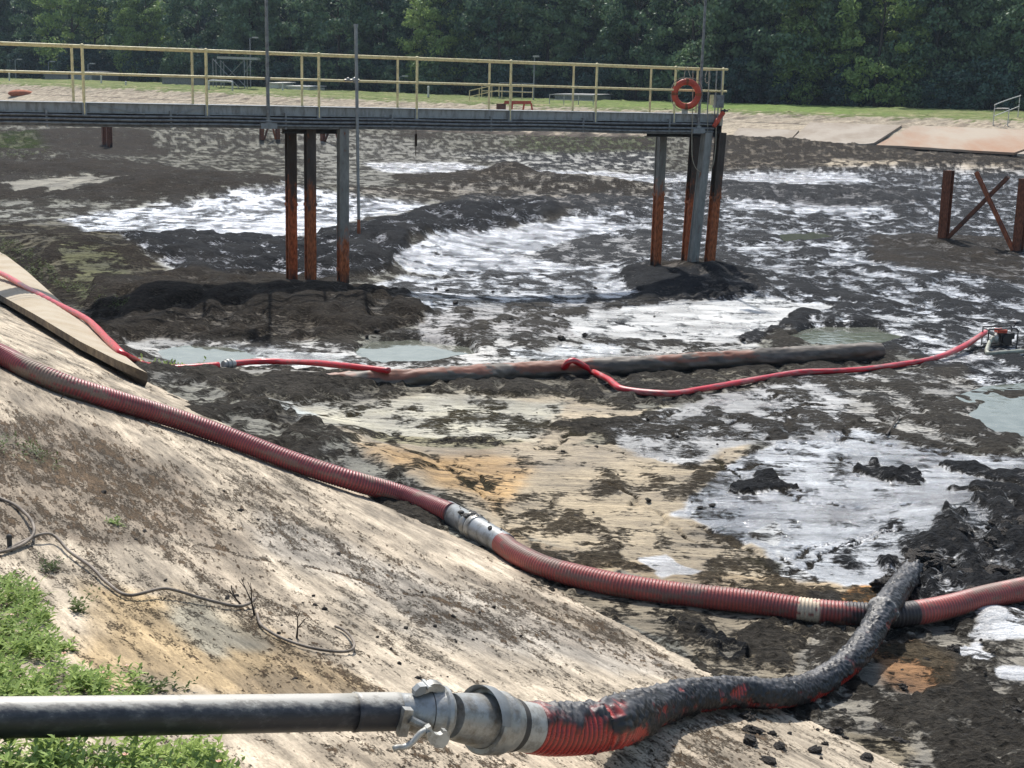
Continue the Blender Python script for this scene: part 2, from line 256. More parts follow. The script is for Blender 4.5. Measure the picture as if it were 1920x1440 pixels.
def basin(X, Y, full=True):
    """height and, when full, colour and wetness of the basin floor"""
    zb = zbase(X, Y)
    px, py = proj(X, Y, zb)
    dist = np.sqrt(X * X + Y * Y)
    n1 = fbm(X * .35, Y * .35, 11, 4); n2 = fbm(X * 1.1, Y * .55, 23, 4, .55)
    n3 = fbm(X * 2.6, Y * 1.7, 37, 5, .6)
    warp = (fbm(X * .9, Y * .9, 5, 4, .6)) * 900 / np.clip(dist, 6, 200) * .42
    lod = np.maximum(dist ** 2 / 4.1 * .00054, .008)
    n3s = fbm(X * 2.6, Y * 1.7, 37, 5, .6, lod, 2.2)
    D = np.zeros(X.shape + (3,)); Lc = np.zeros(X.shape + (3,))
    D[:] = DGR; Lc[:] = OLV
    fr = np.full(X.shape, .4); am = np.full(X.shape, .07); wl = np.full(X.shape, .3); wd = np.full(X.shape, .15)
    for poly, dc, lc, q, a, wL, wD, soft in Z:
        k = pmask(px, py, poly, soft, warp)
        if not k.any(): continue
        kk = k[..., None]
        D = D * (1 - kk) + np.array(dc) * kk; Lc = Lc * (1 - kk) + np.array(lc) * kk
        fr += (q - fr) * k; am += (a - am) * k; wl += (wL - wl) * k; wd += (wD - wd) * k
    amp = am * (.7 + .35 * sst(7, 20, dist)) * (1 + .5 * sst(30, 70, dist))
    q = uni(.62 * n2 + .62 * n3 + .22 * n1)
    light = sst(-.05, .05, fr - q)
    over = np.clip(uni(.62 * n2 + .62 * n3s + .22 * n1) - fr, 0, 1)
    hi = over ** .7 * amp * .9
    clod = np.abs(fbm(X * 5.5, Y * 5.5, 71, 4, .55, lod, 5.5)); clod2 = fbm(X * 14, Y * 14, 91, 3, .6, lod, 14)
    rg = sst(0, .12, over)
    z = zb + mounds(X, Y) + hi + rg * amp * (.62 * clod + .42 * clod2) + (1 - rg) * amp * .12 * n3s
    # tracks dragged through the silt
    tr = np.sin((X * .35 + Y * 1.0 + 1.6 * n1) * 7.0)
    z += (1 - rg) * .012 * tr * sst(.2, .6, n1 + .3)
    # far and near toes: the mud runs onto the concrete
    s, t = st(X, Y)
    zs = zslope(X, Y)
    z = z + .05 * (1 - sst(0, 2.0, -s)) + (.22 + .1 * n2) * (1 - sst(.0, 1.6, -s)) * sst(2.0, 5.0, t + .6 * n1)
    z = np.where(s > 0, z + s * .02 * (1 + n2), z)
    pd = np.zeros(X.shape)
    for poly, _ in POOLS:
        pd = np.maximum(pd, pmask(px, py, poly, 14, warp * .35))
    z = z * (1 - pd) + (zb - .1) * pd
    if not full: return z
    rk = ruts(X, Y); z = z - .035 * rk * (1 - .5 * over)
    v2 = (1 + .22 * fbm(X * .8, Y * .8, 171, 3))[..., None]
    mixv = np.clip((fr - q) * .8 + np.where(fr > .8, (fr - .8) * .6, 0) - np.where(fr < .2, (.2 - fr) * 1.1, 0), -.8, .8)
    mixv = mixv - .55 * rk * np.clip(.75 + .8 * n2, 0, 1)
    wl = np.clip(wl + .2 * n3 * (wl > .4), 0, 1)
    return z, np.clip(D * .44 * v2, .004, .7), wd, np.clip(Lc * v2, .01, .75), wl, mixv
def smooth_ground(X, Y):
    X = np.atleast_1d(np.asarray(X, float)); Y = np.atleast_1d(np.asarray(Y, float))
    s, t = st(X, Y)
    return np.maximum(zslope(X, Y) * (s > -.3) + (s <= -.3) * -9, zbase(X, Y) + mounds(X, Y) + .02)
def hits(x, y, lift=0.0):       # the points of the ground seen in the photo at (x, y), raised by lift
    x = np.atleast_1d(np.asarray(x, float)); y = np.atleast_1d(np.asarray(y, float))
    d = f0[None] * F + RV[None] * (x - 960)[:, None] + UV[None] * (720 - y)[:, None]
    z = np.full(x.shape, .4) + lift
    for _ in range(26):
        p = EYE + d * ((z - EYE[2]) / d[:, 2])[:, None]
        z = z + .6 * (smooth_ground(p[:, 0], p[:, 1]) + lift - z)
    return EYE + d * ((z - EYE[2]) / d[:, 2])[:, None]
def hit(x, y, lift=0.0): return hits(x, y, lift)[0]
def in_poly(rnd, poly, n, edge=0.):       # n random places inside an outline, thinned near its edge, and how deep inside each lies
    P_ = np.array(poly, float); X_, Y_ = [], []; D_ = []
    while len(X_) < n:
        x = np.array([rnd.uniform(P_[:, 0].min(), P_[:, 0].max()) for _ in range(n)]); y = np.array([rnd.uniform(P_[:, 1].min(), P_[:, 1].max()) for _ in range(n)])
        d = poly_sd(x, y, poly); k = (d > 0) & ((d > edge) | (np.array([rnd.random() for _ in range(n)]) < .4))
        X_ += list(x[k]); Y_ += list(y[k]); D_ += list(d[k])
    return np.array(X_[:n]), np.array(Y_[:n]), np.array(D_[:n])
def settle(P3, r, lift=0., win=9):
    """lay a hose on the real mud: same place in plan along the line of sight, height from the ground under it"""
    P3 = np.array(P3, float)
    Q_ = np.array([P3[0] + 0]); L = np.r_[0, np.cumsum(np.linalg.norm(np.diff(P3, axis=0), axis=1))]
    u = np.linspace(0, L[-1], max(int(L[-1] / .12), 6)); Q_ = np.stack([np.interp(u, L, P3[:, k]) for k in range(3)], 1)
    for _ in range(4):
        g = basin(Q_[:, 0], Q_[:, 1], False); g = np.maximum(g, zslope(Q_[:, 0], Q_[:, 1]) * (st(Q_[:, 0], Q_[:, 1])[0] > -.2) - 9 * (st(Q_[:, 0], Q_[:, 1])[0] <= -.2))
        k = np.ones(win) / win; g = np.convolve(np.pad(g, win // 2, mode='edge'), k, 'valid')
        z = g + r * .8 + lift
        Q_ = EYE + (Q_ - EYE) * ((z - EYE[2]) / (Q_[:, 2] - EYE[2]))[:, None]
    return Q_

# ---------------------------------------------------------------- materials
def new_mat(name):
    m_ = bpy.data.materials.new(name); m_.use_nodes = True
    return m_, m_.node_tree, m_.node_tree.nodes['Principled BSDF']
def nd(t, kind, **k):
    n = t.nodes.new(kind)
    for a, b in k.items(): setattr(n, a, b)
    return n
def ramp(t, src, stops):
    r = nd(t, 'ShaderNodeValToRGB'); el = r.color_ramp.elements
    while len(el) < len(stops): el.new(.5)
    for e, (p, c) in zip(el, stops): e.position = p; e.color = tuple(c) + (1,) if len(c) == 3 else c
    t.links.new(src, r.inputs[0]); return r.outputs[0]
def vc_mat(name, rough_dry=.9, rough_wet=.2, scale=45, bump=.012, spec=.5, fine=.35):
    m_, t, b = new_mat(name)
    a = nd(t, 'ShaderNodeAttribute', attribute_name='Col'); wv = nd(t, 'ShaderNodeAttribute', attribute_name='Wet')
    tc = nd(t, 'ShaderNodeTexCoord')
    n = nd(t, 'ShaderNodeTexNoise'); n.inputs['Scale'].default_value = scale; n.inputs['Detail'].default_value = 5; n.inputs['Roughness'].default_value = .7
    t.links.new(tc.outputs['Object'], n.inputs['Vector'])
    mr = nd(t, 'ShaderNodeMapRange'); mr.inputs[1].default_value = .3; mr.inputs[2].default_value = .7; mr.inputs[3].default_value = 1 - fine; mr.inputs[4].default_value = 1 + fine
    t.links.new(n.outputs[0], mr.inputs[0])
    mu = nd(t, 'ShaderNodeVectorMath', operation='SCALE'); t.links.new(a.outputs['Color'], mu.inputs[0]); t.links.new(mr.outputs[0], mu.inputs['Scale'])
    t.links.new(mu.outputs[0], b.inputs['Base Color'])
    r = nd(t, 'ShaderNodeMapRange'); r.inputs[3].default_value = rough_dry; r.inputs[4].default_value = rough_wet
    t.links.new(wv.outputs['Fac'], r.inputs[0])
    ad = nd(t, 'ShaderNodeMath', operation='MULTIPLY_ADD'); t.links.new(n.outputs[0], ad.inputs[0]); ad.inputs[1].default_value = .2
    sb = nd(t, 'ShaderNodeMath', operation='SUBTRACT'); t.links.new(r.outputs[0], sb.inputs[0]); sb.inputs[1].default_value = .1
    t.links.new(sb.outputs[0], ad.inputs[2]); t.links.new(ad.outputs[0], b.inputs['Roughness'])
    b.inputs['Specular IOR Level'].default_value = spec
    bp = nd(t, 'ShaderNodeBump'); bp.inputs['Distance'].default_value = bump; bp.inputs['Strength'].default_value = .8
    t.links.new(n.outputs[0], bp.inputs['Height']); t.links.new(bp.outputs[0], b.inputs['Normal'])
    return m_
def ground_mat(name, rot=0., stretch=(1, 1, 1), scale=3., k=1.2, bump=.03, fine_scale=34, fine_bump=.015, light_rough=(.9, .14), dark_rough=(.95, .3), spec=.5, clump=.5, soft=.035, fk=.75, streak=(.4, 1.6, .45), sk=.8):
    """silt or dirt: two colours carried by the mesh, told apart by a noise threshold in the shader"""
    m_, t, b = new_mat(name); L = t.links.new
    at = {a: nd(t, 'ShaderNodeAttribute', attribute_name=a) for a in ('Col', 'ColL', 'Mix', 'Wet', 'WetL')}
    tc = nd(t, 'ShaderNodeTexCoord'); rt = nd(t, 'ShaderNodeMapping'); rt.inputs['Rotation'].default_value = (0, 0, rot)
    mp = nd(t, 'ShaderNodeMapping'); mp.inputs['Scale'].default_value = stretch
    L(tc.outputs['Object'], rt.inputs[0]); L(rt.outputs[0], mp.inputs[0])
    def noise(sc, det, ro):
        n = nd(t, 'ShaderNodeTexNoise'); n.inputs['Scale'].default_value = sc; n.inputs['Detail'].default_value = det; n.inputs['Roughness'].default_value = ro
        L(mp.outputs[0], n.inputs['Vector']); return n.outputs[0]
    def math_(op, a, b_, c=None):
        n = nd(t, 'ShaderNodeMath', operation=op)
        for i, v in enumerate((a, b_, c)):
            if v is None: continue
            if isinstance(v, (int, float)): n.inputs[i].default_value = v
            else: L(v, n.inputs[i])
        return n.outputs[0]
    def mr(v, a0, a1, b0, b1, sm=False):
        n = nd(t, 'ShaderNodeMapRange')
        if sm: n.interpolation_type = 'SMOOTHSTEP'
        L(v, n.inputs[0])
        for i, q in enumerate((a0, a1, b0, b1)): n.inputs[1 + i].default_value = q
        return n.outputs[0]
    nA = noise(scale, 8, .68); nB = noise(fine_scale, 5, .7); nC = noise(scale * .3, 3, .5)
    mp2 = nd(t, 'ShaderNodeMapping'); mp2.inputs['Scale'].default_value = (stretch[0] * streak[0], stretch[1] * streak[1], 1); mp2.inputs['Rotation'].default_value = (0, 0, streak[2]); L(rt.outputs[0], mp2.inputs[0])
    ns = nd(t, 'ShaderNodeTexNoise'); ns.inputs['Scale'].default_value = scale; ns.inputs['Detail'].default_value = 7; ns.inputs['Roughness'].default_value = .72; ns.inputs['Distortion'].default_value = .5
    L(mp2.outputs[0], ns.inputs['Vector']); nD = ns.outputs[0]
    mix = math_('MULTIPLY_ADD', math_('SUBTRACT', nA, .5), k, at['Mix'].outputs['Fac'])
    mix = math_('MULTIPLY_ADD', math_('SUBTRACT', nB, .5), k * fk, mix)
    mix = math_('MULTIPLY_ADD', math_('SUBTRACT', nD, .5), k * sk, mix)
    m1 = mr(mix, -soft, soft, 0, 1, True)
    c = nd(t, 'ShaderNodeMix', data_type='RGBA'); L(m1, c.inputs[0]); L(at['Col'].outputs['Color'], c.inputs[6]); L(at['ColL'].outputs['Color'], c.inputs[7])
    v = math_('MULTIPLY', mr(nB, .3, .7, .2, 2.1), mr(nC, .3, .7, .7, 1.3))
    v = math_('MULTIPLY', v, mr(nA, .3, .7, 1 - clump * .6, 1 + clump * .6))
    dv = nd(t, 'ShaderNodeMix', data_type='FLOAT'); L(m1, dv.inputs[0]); L(v, dv.inputs[2]); L(math_('MULTIPLY', math_('MULTIPLY_ADD', math_('SUBTRACT', v, 1.), .3, 1.), math_('MULTIPLY', mr(nD, .34, .62, .5, 1.12), mr(nC, .33, .6, .62, 1.1))), dv.inputs[3])
    sc_ = nd(t, 'ShaderNodeVectorMath', operation='SCALE'); L(c.outputs[2], sc_.inputs[0]); L(dv.outputs[0], sc_.inputs['Scale'])
    L(sc_.outputs[0], b.inputs['Base Color'])
    rd = mr(at['Wet'].outputs['Fac'], 0, 1, dark_rough[0], dark_rough[1]); rl = mr(at['WetL'].outputs['Fac'], 0, 1, light_rough[0], light_rough[1])
    r = nd(t, 'ShaderNodeMix', data_type='FLOAT'); L(m1, r.inputs[0]); L(rd, r.inputs[2]); L(rl, r.inputs[3])
    L(math_('MULTIPLY_ADD', math_('SUBTRACT', nC, .5), .7, r.outputs[0]), b.inputs['Roughness'])
    w = nd(t, 'ShaderNodeMix', data_type='FLOAT'); L(m1, w.inputs[0]); L(at['Wet'].outputs['Fac'], w.inputs[2]); L(at['WetL'].outputs['Fac'], w.inputs[3])
    spv = math_('MULTIPLY', mr(w.outputs[0], 0, .8, .24 * spec, spec * 1.9), mr(m1, 0, 1, .3, 1.))
    L(spv, b.inputs['Specular IOR Level'])
    # relief: lumps where dark, nearly smooth where light
    rel = mr(m1, 0, 1, 1, .28)
    h = math_('MULTIPLY', nA, bump); h = math_('MULTIPLY_ADD', nB, fine_bump, h); h = math_('MULTIPLY_ADD', nD, bump * .5, h)
    h = math_('MULTIPLY', h, rel); h = math_('MULTIPLY_ADD', m1, -bump * .35, h)
    bp = nd(t, 'ShaderNodeBump'); bp.inputs['Distance'].default_value = 1.; bp.inputs['Strength'].default_value = 1.
    L(h, bp.inputs['Height']); L(bp.outputs[0], b.inputs['Normal'])
    return m_
def pm(name, col, rough=.5, metal=0., col2=None, scale=8, thr=(.45, .6), bump=.0, bscale=40, stretch=(1, 1, 1), spec=.5):
    """painted, rusted or weathered surface: col with patches of col2"""
    m_, t, b = new_mat(name)
    tc = nd(t, 'ShaderNodeTexCoord'); mp = nd(t, 'ShaderNodeMapping'); mp.inputs['Scale'].default_value = stretch
    t.links.new(tc.outputs['Object'], mp.inputs[0])
    n = nd(t, 'ShaderNodeTexNoise'); n.inputs['Scale'].default_value = scale; n.inputs['Detail'].default_value = 6; n.inputs['Roughness'].default_value = .65
    t.links.new(mp.outputs[0], n.inputs['Vector'])
    c2 = col2 or tuple(c * .7 for c in col)
    t.links.new(ramp(t, n.outputs[0], [(thr[0], col), (thr[1], c2)]), b.inputs['Base Color'])
    rr = nd(t, 'ShaderNodeMapRange'); rr.inputs[3].default_value = max(rough - .12, .03); rr.inputs[4].default_value = min(rough + .2, 1)
    t.links.new(n.outputs[0], rr.inputs[0]); t.links.new(rr.outputs[0], b.inputs['Roughness'])
    b.inputs['Metallic'].default_value = metal; b.inputs['Specular IOR Level'].default_value = spec
    if bump:
        n2 = nd(t, 'ShaderNodeTexNoise'); n2.inputs['Scale'].default_value = bscale; n2.inputs['Detail'].default_value = 4
        t.links.new(mp.outputs[0], n2.inputs['Vector'])
        bp = nd(t, 'ShaderNodeBump'); bp.inputs['Distance'].default_value = bump; t.links.new(n2.outputs[0], bp.inputs['Height']); t.links.new(bp.outputs[0], b.inputs['Normal'])
    return m_
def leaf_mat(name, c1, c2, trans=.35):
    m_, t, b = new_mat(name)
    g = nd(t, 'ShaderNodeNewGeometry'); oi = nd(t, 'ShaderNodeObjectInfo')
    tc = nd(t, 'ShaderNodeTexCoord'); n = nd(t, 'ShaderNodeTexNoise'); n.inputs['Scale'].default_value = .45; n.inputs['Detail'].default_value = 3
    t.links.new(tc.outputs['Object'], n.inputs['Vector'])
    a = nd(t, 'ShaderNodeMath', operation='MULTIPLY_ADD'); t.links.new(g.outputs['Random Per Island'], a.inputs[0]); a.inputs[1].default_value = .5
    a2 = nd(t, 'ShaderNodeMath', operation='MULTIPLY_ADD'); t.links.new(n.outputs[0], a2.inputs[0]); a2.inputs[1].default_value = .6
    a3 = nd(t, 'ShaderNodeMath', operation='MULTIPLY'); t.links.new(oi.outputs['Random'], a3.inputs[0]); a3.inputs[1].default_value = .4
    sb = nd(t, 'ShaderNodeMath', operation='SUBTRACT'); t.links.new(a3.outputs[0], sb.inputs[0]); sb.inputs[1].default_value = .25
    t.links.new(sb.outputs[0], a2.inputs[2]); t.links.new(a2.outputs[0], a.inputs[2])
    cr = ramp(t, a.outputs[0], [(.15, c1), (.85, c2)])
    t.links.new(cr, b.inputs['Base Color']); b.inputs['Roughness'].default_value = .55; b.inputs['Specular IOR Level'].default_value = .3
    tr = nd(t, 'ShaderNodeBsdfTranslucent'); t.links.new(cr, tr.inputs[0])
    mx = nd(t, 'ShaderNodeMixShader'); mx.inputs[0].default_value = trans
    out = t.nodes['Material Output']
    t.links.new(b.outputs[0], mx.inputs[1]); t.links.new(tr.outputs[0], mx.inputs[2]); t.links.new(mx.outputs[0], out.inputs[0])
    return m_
M = {}
M['mud'] = ground_mat('mud', 0, (.8, 1.25, 1.), 3.4, 1.35, .2, 17, .11, soft=.15, fk=1.25, sk=.9)
M['concrete_slope'] = ground_mat('concrete_slope', -math.atan2(TV[1], TV[0]), (.62, 1.1, 1.), 9., 1.25, .012, 70, .010, (.9, .5), (.95, .5), .3, .3, .2, 1.5, (.5, 1.4, .1), .38)
M['bank'] = vc_mat('bank', .95, .6, 5, .08, .2, .3)
M['hose'] = vc_mat('hose', .62, .22, 90, .003, .5, .25)
M['yellow'] = pm('yellow_paint', (.76, .64, .33), .5, 0, (.56, .45, .22), 14, (.5, .62))
M['yellow_far'] = pm('yellow_paint_far', (.72, .6, .32), .6)
M['galv'] = pm('galvanised_steel', (.27, .285, .29), .5, .35, (.19, .2, .2), 6, (.4, .65))
M['fascia'] = pm('grey_fascia', (.29, .305, .30), .6, .1, (.13, .125, .115), 3.5, (.45, .72), .002, 40, stretch=(2.5, 2.5, .7))
M['girder'] = pm('dark_girder', (.05, .052, .054), .7, .1, (.035, .03, .028), 5)
M['conduit'] = pm('conduit', (.2, .21, .21), .5, .3, (.13, .13, .13), 10)
M['dpaint'] = pm('dark_pile_paint', (.055, .05, .046), .6, .0, (.1, .075, .055), 5, (.5, .65), bump=.004)
M['gpaint'] = pm('grey_pile_paint', (.26, .26, .24), .6, .1, (.16, .13, .1), 4, (.5, .68), stretch=(2, 2, .6))
M['rust'] = pm('rust', (.30, .085, .03), .85, 0, (.13, .05, .028), 5, (.42, .62), .006, 30, (1.5, 1.5, .7))
M['rust_dark'] = pm('dark_rust', (.17, .06, .03), .85, 0, (.07, .04, .03), 4, (.42, .62), .006, 30)
M['ring'] = pm('ring_red', (.50, .07, .03), .5, 0, (.38, .05, .025), 9)
M['white'] = pm('dirty_white', (.62, .61, .56), .6, 0, (.42, .4, .36), 12)
M['rope'] = pm('rope', (.38, .34, .26), .9)
M['red'] = pm('red_hose_skin', (.52, .022, .03), .32, 0, (.44, .018, .022), 6, (.35, .75), spec=.6)
M['red_dusty'] = pm('dusty_red_hose', (.50, .03, .03), .42, 0, (.40, .2, .16), 2.4, (.5, .63))
M['steelpipe'] = None
M['cast'] = pm('galvanised_coupling', (.33, .335, .32), .42, .5, (.15, .13, .10), 11, (.45, .68), .002, 60)
M['cast_dark'] = pm('dark_seal', (.05, .047, .042), .7)
M['lever'] = pm('pale_casting', (.42, .42, .39), .5, .3, (.28, .27, .24), 20, (.45, .6), .002, 60)
M['lam'] = pm('zinc_cuff', (.27, .285, .29), .42, .5, (.15, .15, .14), 14, (.45, .65))
M['oldpipe'] = None
M['slab'] = pm('slab_concrete', (.40, .34, .25), .9, 0, (.33, .26, .17), 1.4, (.46, .68), .01, 30)
M['slab_edge'] = pm('slab_edge', (.2, .155, .1), .95, 0, (.09, .07, .05), 6, (.4, .6), .02, 14)  # brown slab sides, with the back-lit edge's shade put into the colour
M['farslab'] = pm('far_slab_concrete', (.35, .30, .24), .9, 0, (.27, .22, .165), .35, (.45, .65), .03, 2)
M['stain'] = pm('rusty_slab_concrete', (.35, .29, .22), .9, 0, (.31, .155, .08), .16, (.44, .7), .03, 2, (1.0, .35, 1))
M['bark'] = pm('bark', (.06, .05, .04), .95, 0, (.03, .026, .02), 3, bump=.03, bscale=8)
def pile_mat(name, paint, zc, rusty=(.38, .115, .042)):
    m_, t, b = new_mat(name); L = t.links.new
    g = nd(t, 'ShaderNodeNewGeometry'); sp = nd(t, 'ShaderNodeSeparateXYZ'); L(g.outputs['Position'], sp.inputs[0])
    mp = nd(t, 'ShaderNodeMapping'); mp.inputs['Scale'].default_value = (1, 1, .35); L(g.outputs['Position'], mp.inputs[0])
    n = nd(t, 'ShaderNodeTexNoise'); n.inputs['Scale'].default_value = 7; n.inputs['Detail'].default_value = 7; n.inputs['Roughness'].default_value = .7; L(mp.outputs[0], n.inputs['Vector'])
    n2 = nd(t, 'ShaderNodeTexNoise'); n2.inputs['Scale'].default_value = 30; n2.inputs['Detail'].default_value = 4; L(mp.outputs[0], n2.inputs['Vector'])
    a = nd(t, 'ShaderNodeMath', operation='SUBTRACT'); L(sp.outputs[2], a.inputs[0]); a.inputs[1].default_value = zc
    c = nd(t, 'ShaderNodeMath', operation='MULTIPLY_ADD'); L(n.outputs[0], c.inputs[0]); c.inputs[1].default_value = 3.2; L(a.outputs[0], c.inputs[2])
    col = ramp(t, c.outputs[0], [(.0, (0, 0, 0)), (1., (1, 1, 1))])
    mrr = nd(t, 'ShaderNodeMapRange'); L(c.outputs[0], mrr.inputs[0]); mrr.inputs[1].default_value = 1.4; mrr.inputs[2].default_value = 1.9
    rc_ = ramp(t, n2.outputs[0], [(.35, tuple(q * .45 for q in rusty)), (.6, rusty), (.75, tuple(min(q * 1.35, .6) for q in rusty))])
    pc_ = ramp(t, n.outputs[0], [(.35, paint), (.62, tuple(q * .6 for q in paint)), (.68, tuple(q * .5 for q in rusty))])
    mx = nd(t, 'ShaderNodeMix', data_type='RGBA'); L(mrr.outputs[0], mx.inputs[0]); L(rc_, mx.inputs[6]); L(pc_, mx.inputs[7])
    # dried silt at the foot
    d = nd(t, 'ShaderNodeMath', operation='MULTIPLY_ADD'); L(n.outputs[0], d.inputs[0]); d.inputs[1].default_value = 1.4; L(sp.outputs[2], d.inputs[2])
    dm = nd(t, 'ShaderNodeMapRange'); L(d.outputs[0], dm.inputs[0]); dm.inputs[1].default_value = .95; dm.inputs[2].default_value = 1.25
    m2 = nd(t, 'ShaderNodeMix', data_type='RGBA'); L(dm.outputs[0], m2.inputs[0]); m2.inputs[6].default_value = (.04, .034, .028, 1); L(mx.outputs[2], m2.inputs[7])
    L(m2.outputs[2], b.inputs['Base Color']); b.inputs['Roughness'].default_value = .75; b.inputs['Specular IOR Level'].default_value = .3
    bp = nd(t, 'ShaderNodeBump'); bp.inputs['Distance'].default_value = .008; L(n2.outputs[0], bp.inputs['Height']); L(bp.outputs[0], b.inputs['Normal'])
    return m_
M['pile_dark'] = pile_mat('dark_pile', (.085, .068, .056), 2.05)
M['pile_grey'] = pile_mat('grey_pile', (.27, .265, .24), 1.25)
M['pile_pale'] = pile_mat('pale_pile', (.27, .27, .25), .1)
M['pile_grey_mid'] = pile_mat('grey_pile_half', (.25, .245, .225), 2.1)
M['pile_old'] = pile_mat('old_pile', (.17, .07, .04), 2.4, (.2, .07, .035))
M['leaf'] = leaf_mat('tree_leaves', (.055, .11, .07), (.19, .28, .14), .3)  # teal of leaf and leaf_dark puts blue distance haze into the colour
M['leaf_sunlit'] = leaf_mat('sunlit_tree_leaves', (.11, .18, .06), (.33, .44, .14), .35)  # brighter leaf colour paints sunlight onto a few crowns
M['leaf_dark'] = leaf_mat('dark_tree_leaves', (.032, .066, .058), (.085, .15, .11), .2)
M['weed'] = leaf_mat('weed_leaves', (.10, .17, .03), (.48, .60, .20), .35)
M['grasst'] = leaf_mat('tuft_leaves', (.05, .08, .02), (.13, .17, .05), .3)
M['flower'] = pm('pale_pink_petals', (.75, .42, .28), .6, 0, (.8, .6, .45), 60)
M['twig'] = pm('twig', (.05, .035, .025), .9)
M['cable'] = pm('muddy_cable', (.21, .17, .13), .6, 0, (.1, .08, .06), 7, (.45, .6))
M['black'] = pm('black_engine', (.018, .018, .02), .4)
M['water'] = None
mw, t_, b_ = new_mat('murky_water'); M['water'] = mw
b_.inputs['Base Color'].default_value = (.21, .24, .21, 1); b_.inputs['Roughness'].default_value = .04; b_.inputs['IOR'].default_value = 1.33
tc_ = nd(t_, 'ShaderNodeTexCoord'); n_ = nd(t_, 'ShaderNodeTexNoise'); n_.inputs['Scale'].default_value = 5; n_.inputs['Detail'].default_value = 3
t_.links.new(tc_.outputs['Object'], n_.inputs['Vector']); bb_ = nd(t_, 'ShaderNodeBump'); bb_.inputs['Distance'].default_value = .002
t_.links.new(n_.outputs[0], bb_.inputs['Height']); t_.links.new(bb_.outputs[0], b_.inputs['Normal'])
t_.links.new(ramp(t_, n_.outputs[0], [(.35, (.085, .092, .07)), (.7, (.15, .157, .13))]), b_.inputs['Base Color'])

# ---------------------------------------------------------------- mesh helpers (all geometry is given in world space)
def link_mesh(name, V, Fc, mat, parent=None, col=None, wet=None, smooth=False, mats=None, midx=None, extra=None):
    me = bpy.data.meshes.new(name); V = np.asarray(V, float)
    o = bpy.data.objects.new(name, me); C.objects.link(o)
    org = np.zeros(3)
    if parent is not None:
        org = world_loc(parent); o.parent = parent
        V = V - org
    if isinstance(Fc, np.ndarray):
        nf, k = Fc.shape
        me.vertices.add(len(V)); me.vertices.foreach_set('co', V.ravel())
        me.loops.add(nf * k); me.loops.foreach_set('vertex_index', Fc.ravel().astype(np.int32))
        me.polygons.add(nf); me.polygons.foreach_set('loop_start', (np.arange(nf) * k).astype(np.int32))
        me.update(calc_edges=True)
    else:
        me.from_pydata([tuple(v) for v in V], [], [tuple(int(i) for i in f) for f in Fc])
    if col is not None:
        a = me.attributes.new('Col', 'FLOAT_COLOR', 'POINT')
        c4 = np.ones((len(V), 4)); c4[:, :3] = col; a.data.foreach_set('color', c4.ravel())
        b = me.attributes.new('Wet', 'FLOAT', 'POINT'); b.data.foreach_set('value', np.broadcast_to(wet if wet is not None else 0., (len(V),)).astype(float).copy())
    for k_, v_ in (extra or {}).items():
        if v_.ndim == 2:
            a = me.attributes.new(k_, 'FLOAT_COLOR', 'POINT'); c4 = np.ones((len(V), 4)); c4[:, :3] = v_; a.data.foreach_set('color', c4.ravel())
        else: me.attributes.new(k_, 'FLOAT', 'POINT').data.foreach_set('value', v_.astype(float).copy())
    if smooth: me.polygons.foreach_set('use_smooth', np.ones(len(me.polygons), bool))
    for q in (mats or [mat]): me.materials.append(q)
    if midx is not None: me.polygons.foreach_set('material_index', np.asarray(midx, np.int32))
    me.validate(); me.update()
    return o
def world_loc(o):
    p = np.array(o.location)
    while o.parent is not None: o = o.parent; p = p + np.array(o.location)
    return p
def tag(o, label=None, cat=None, group=None, kind=None):
    if label: o['label'] = label
    if cat: o['category'] = cat
    if group: o['group'] = group
    if kind: o['kind'] = kind
    return o
def thing(name, loc, label, cat, group=None):
    o = bpy.data.objects.new(name, None); C.objects.link(o); o.location = tuple(float(v) for v in loc); o.empty_display_size = .2
    return tag(o, label, cat, group)
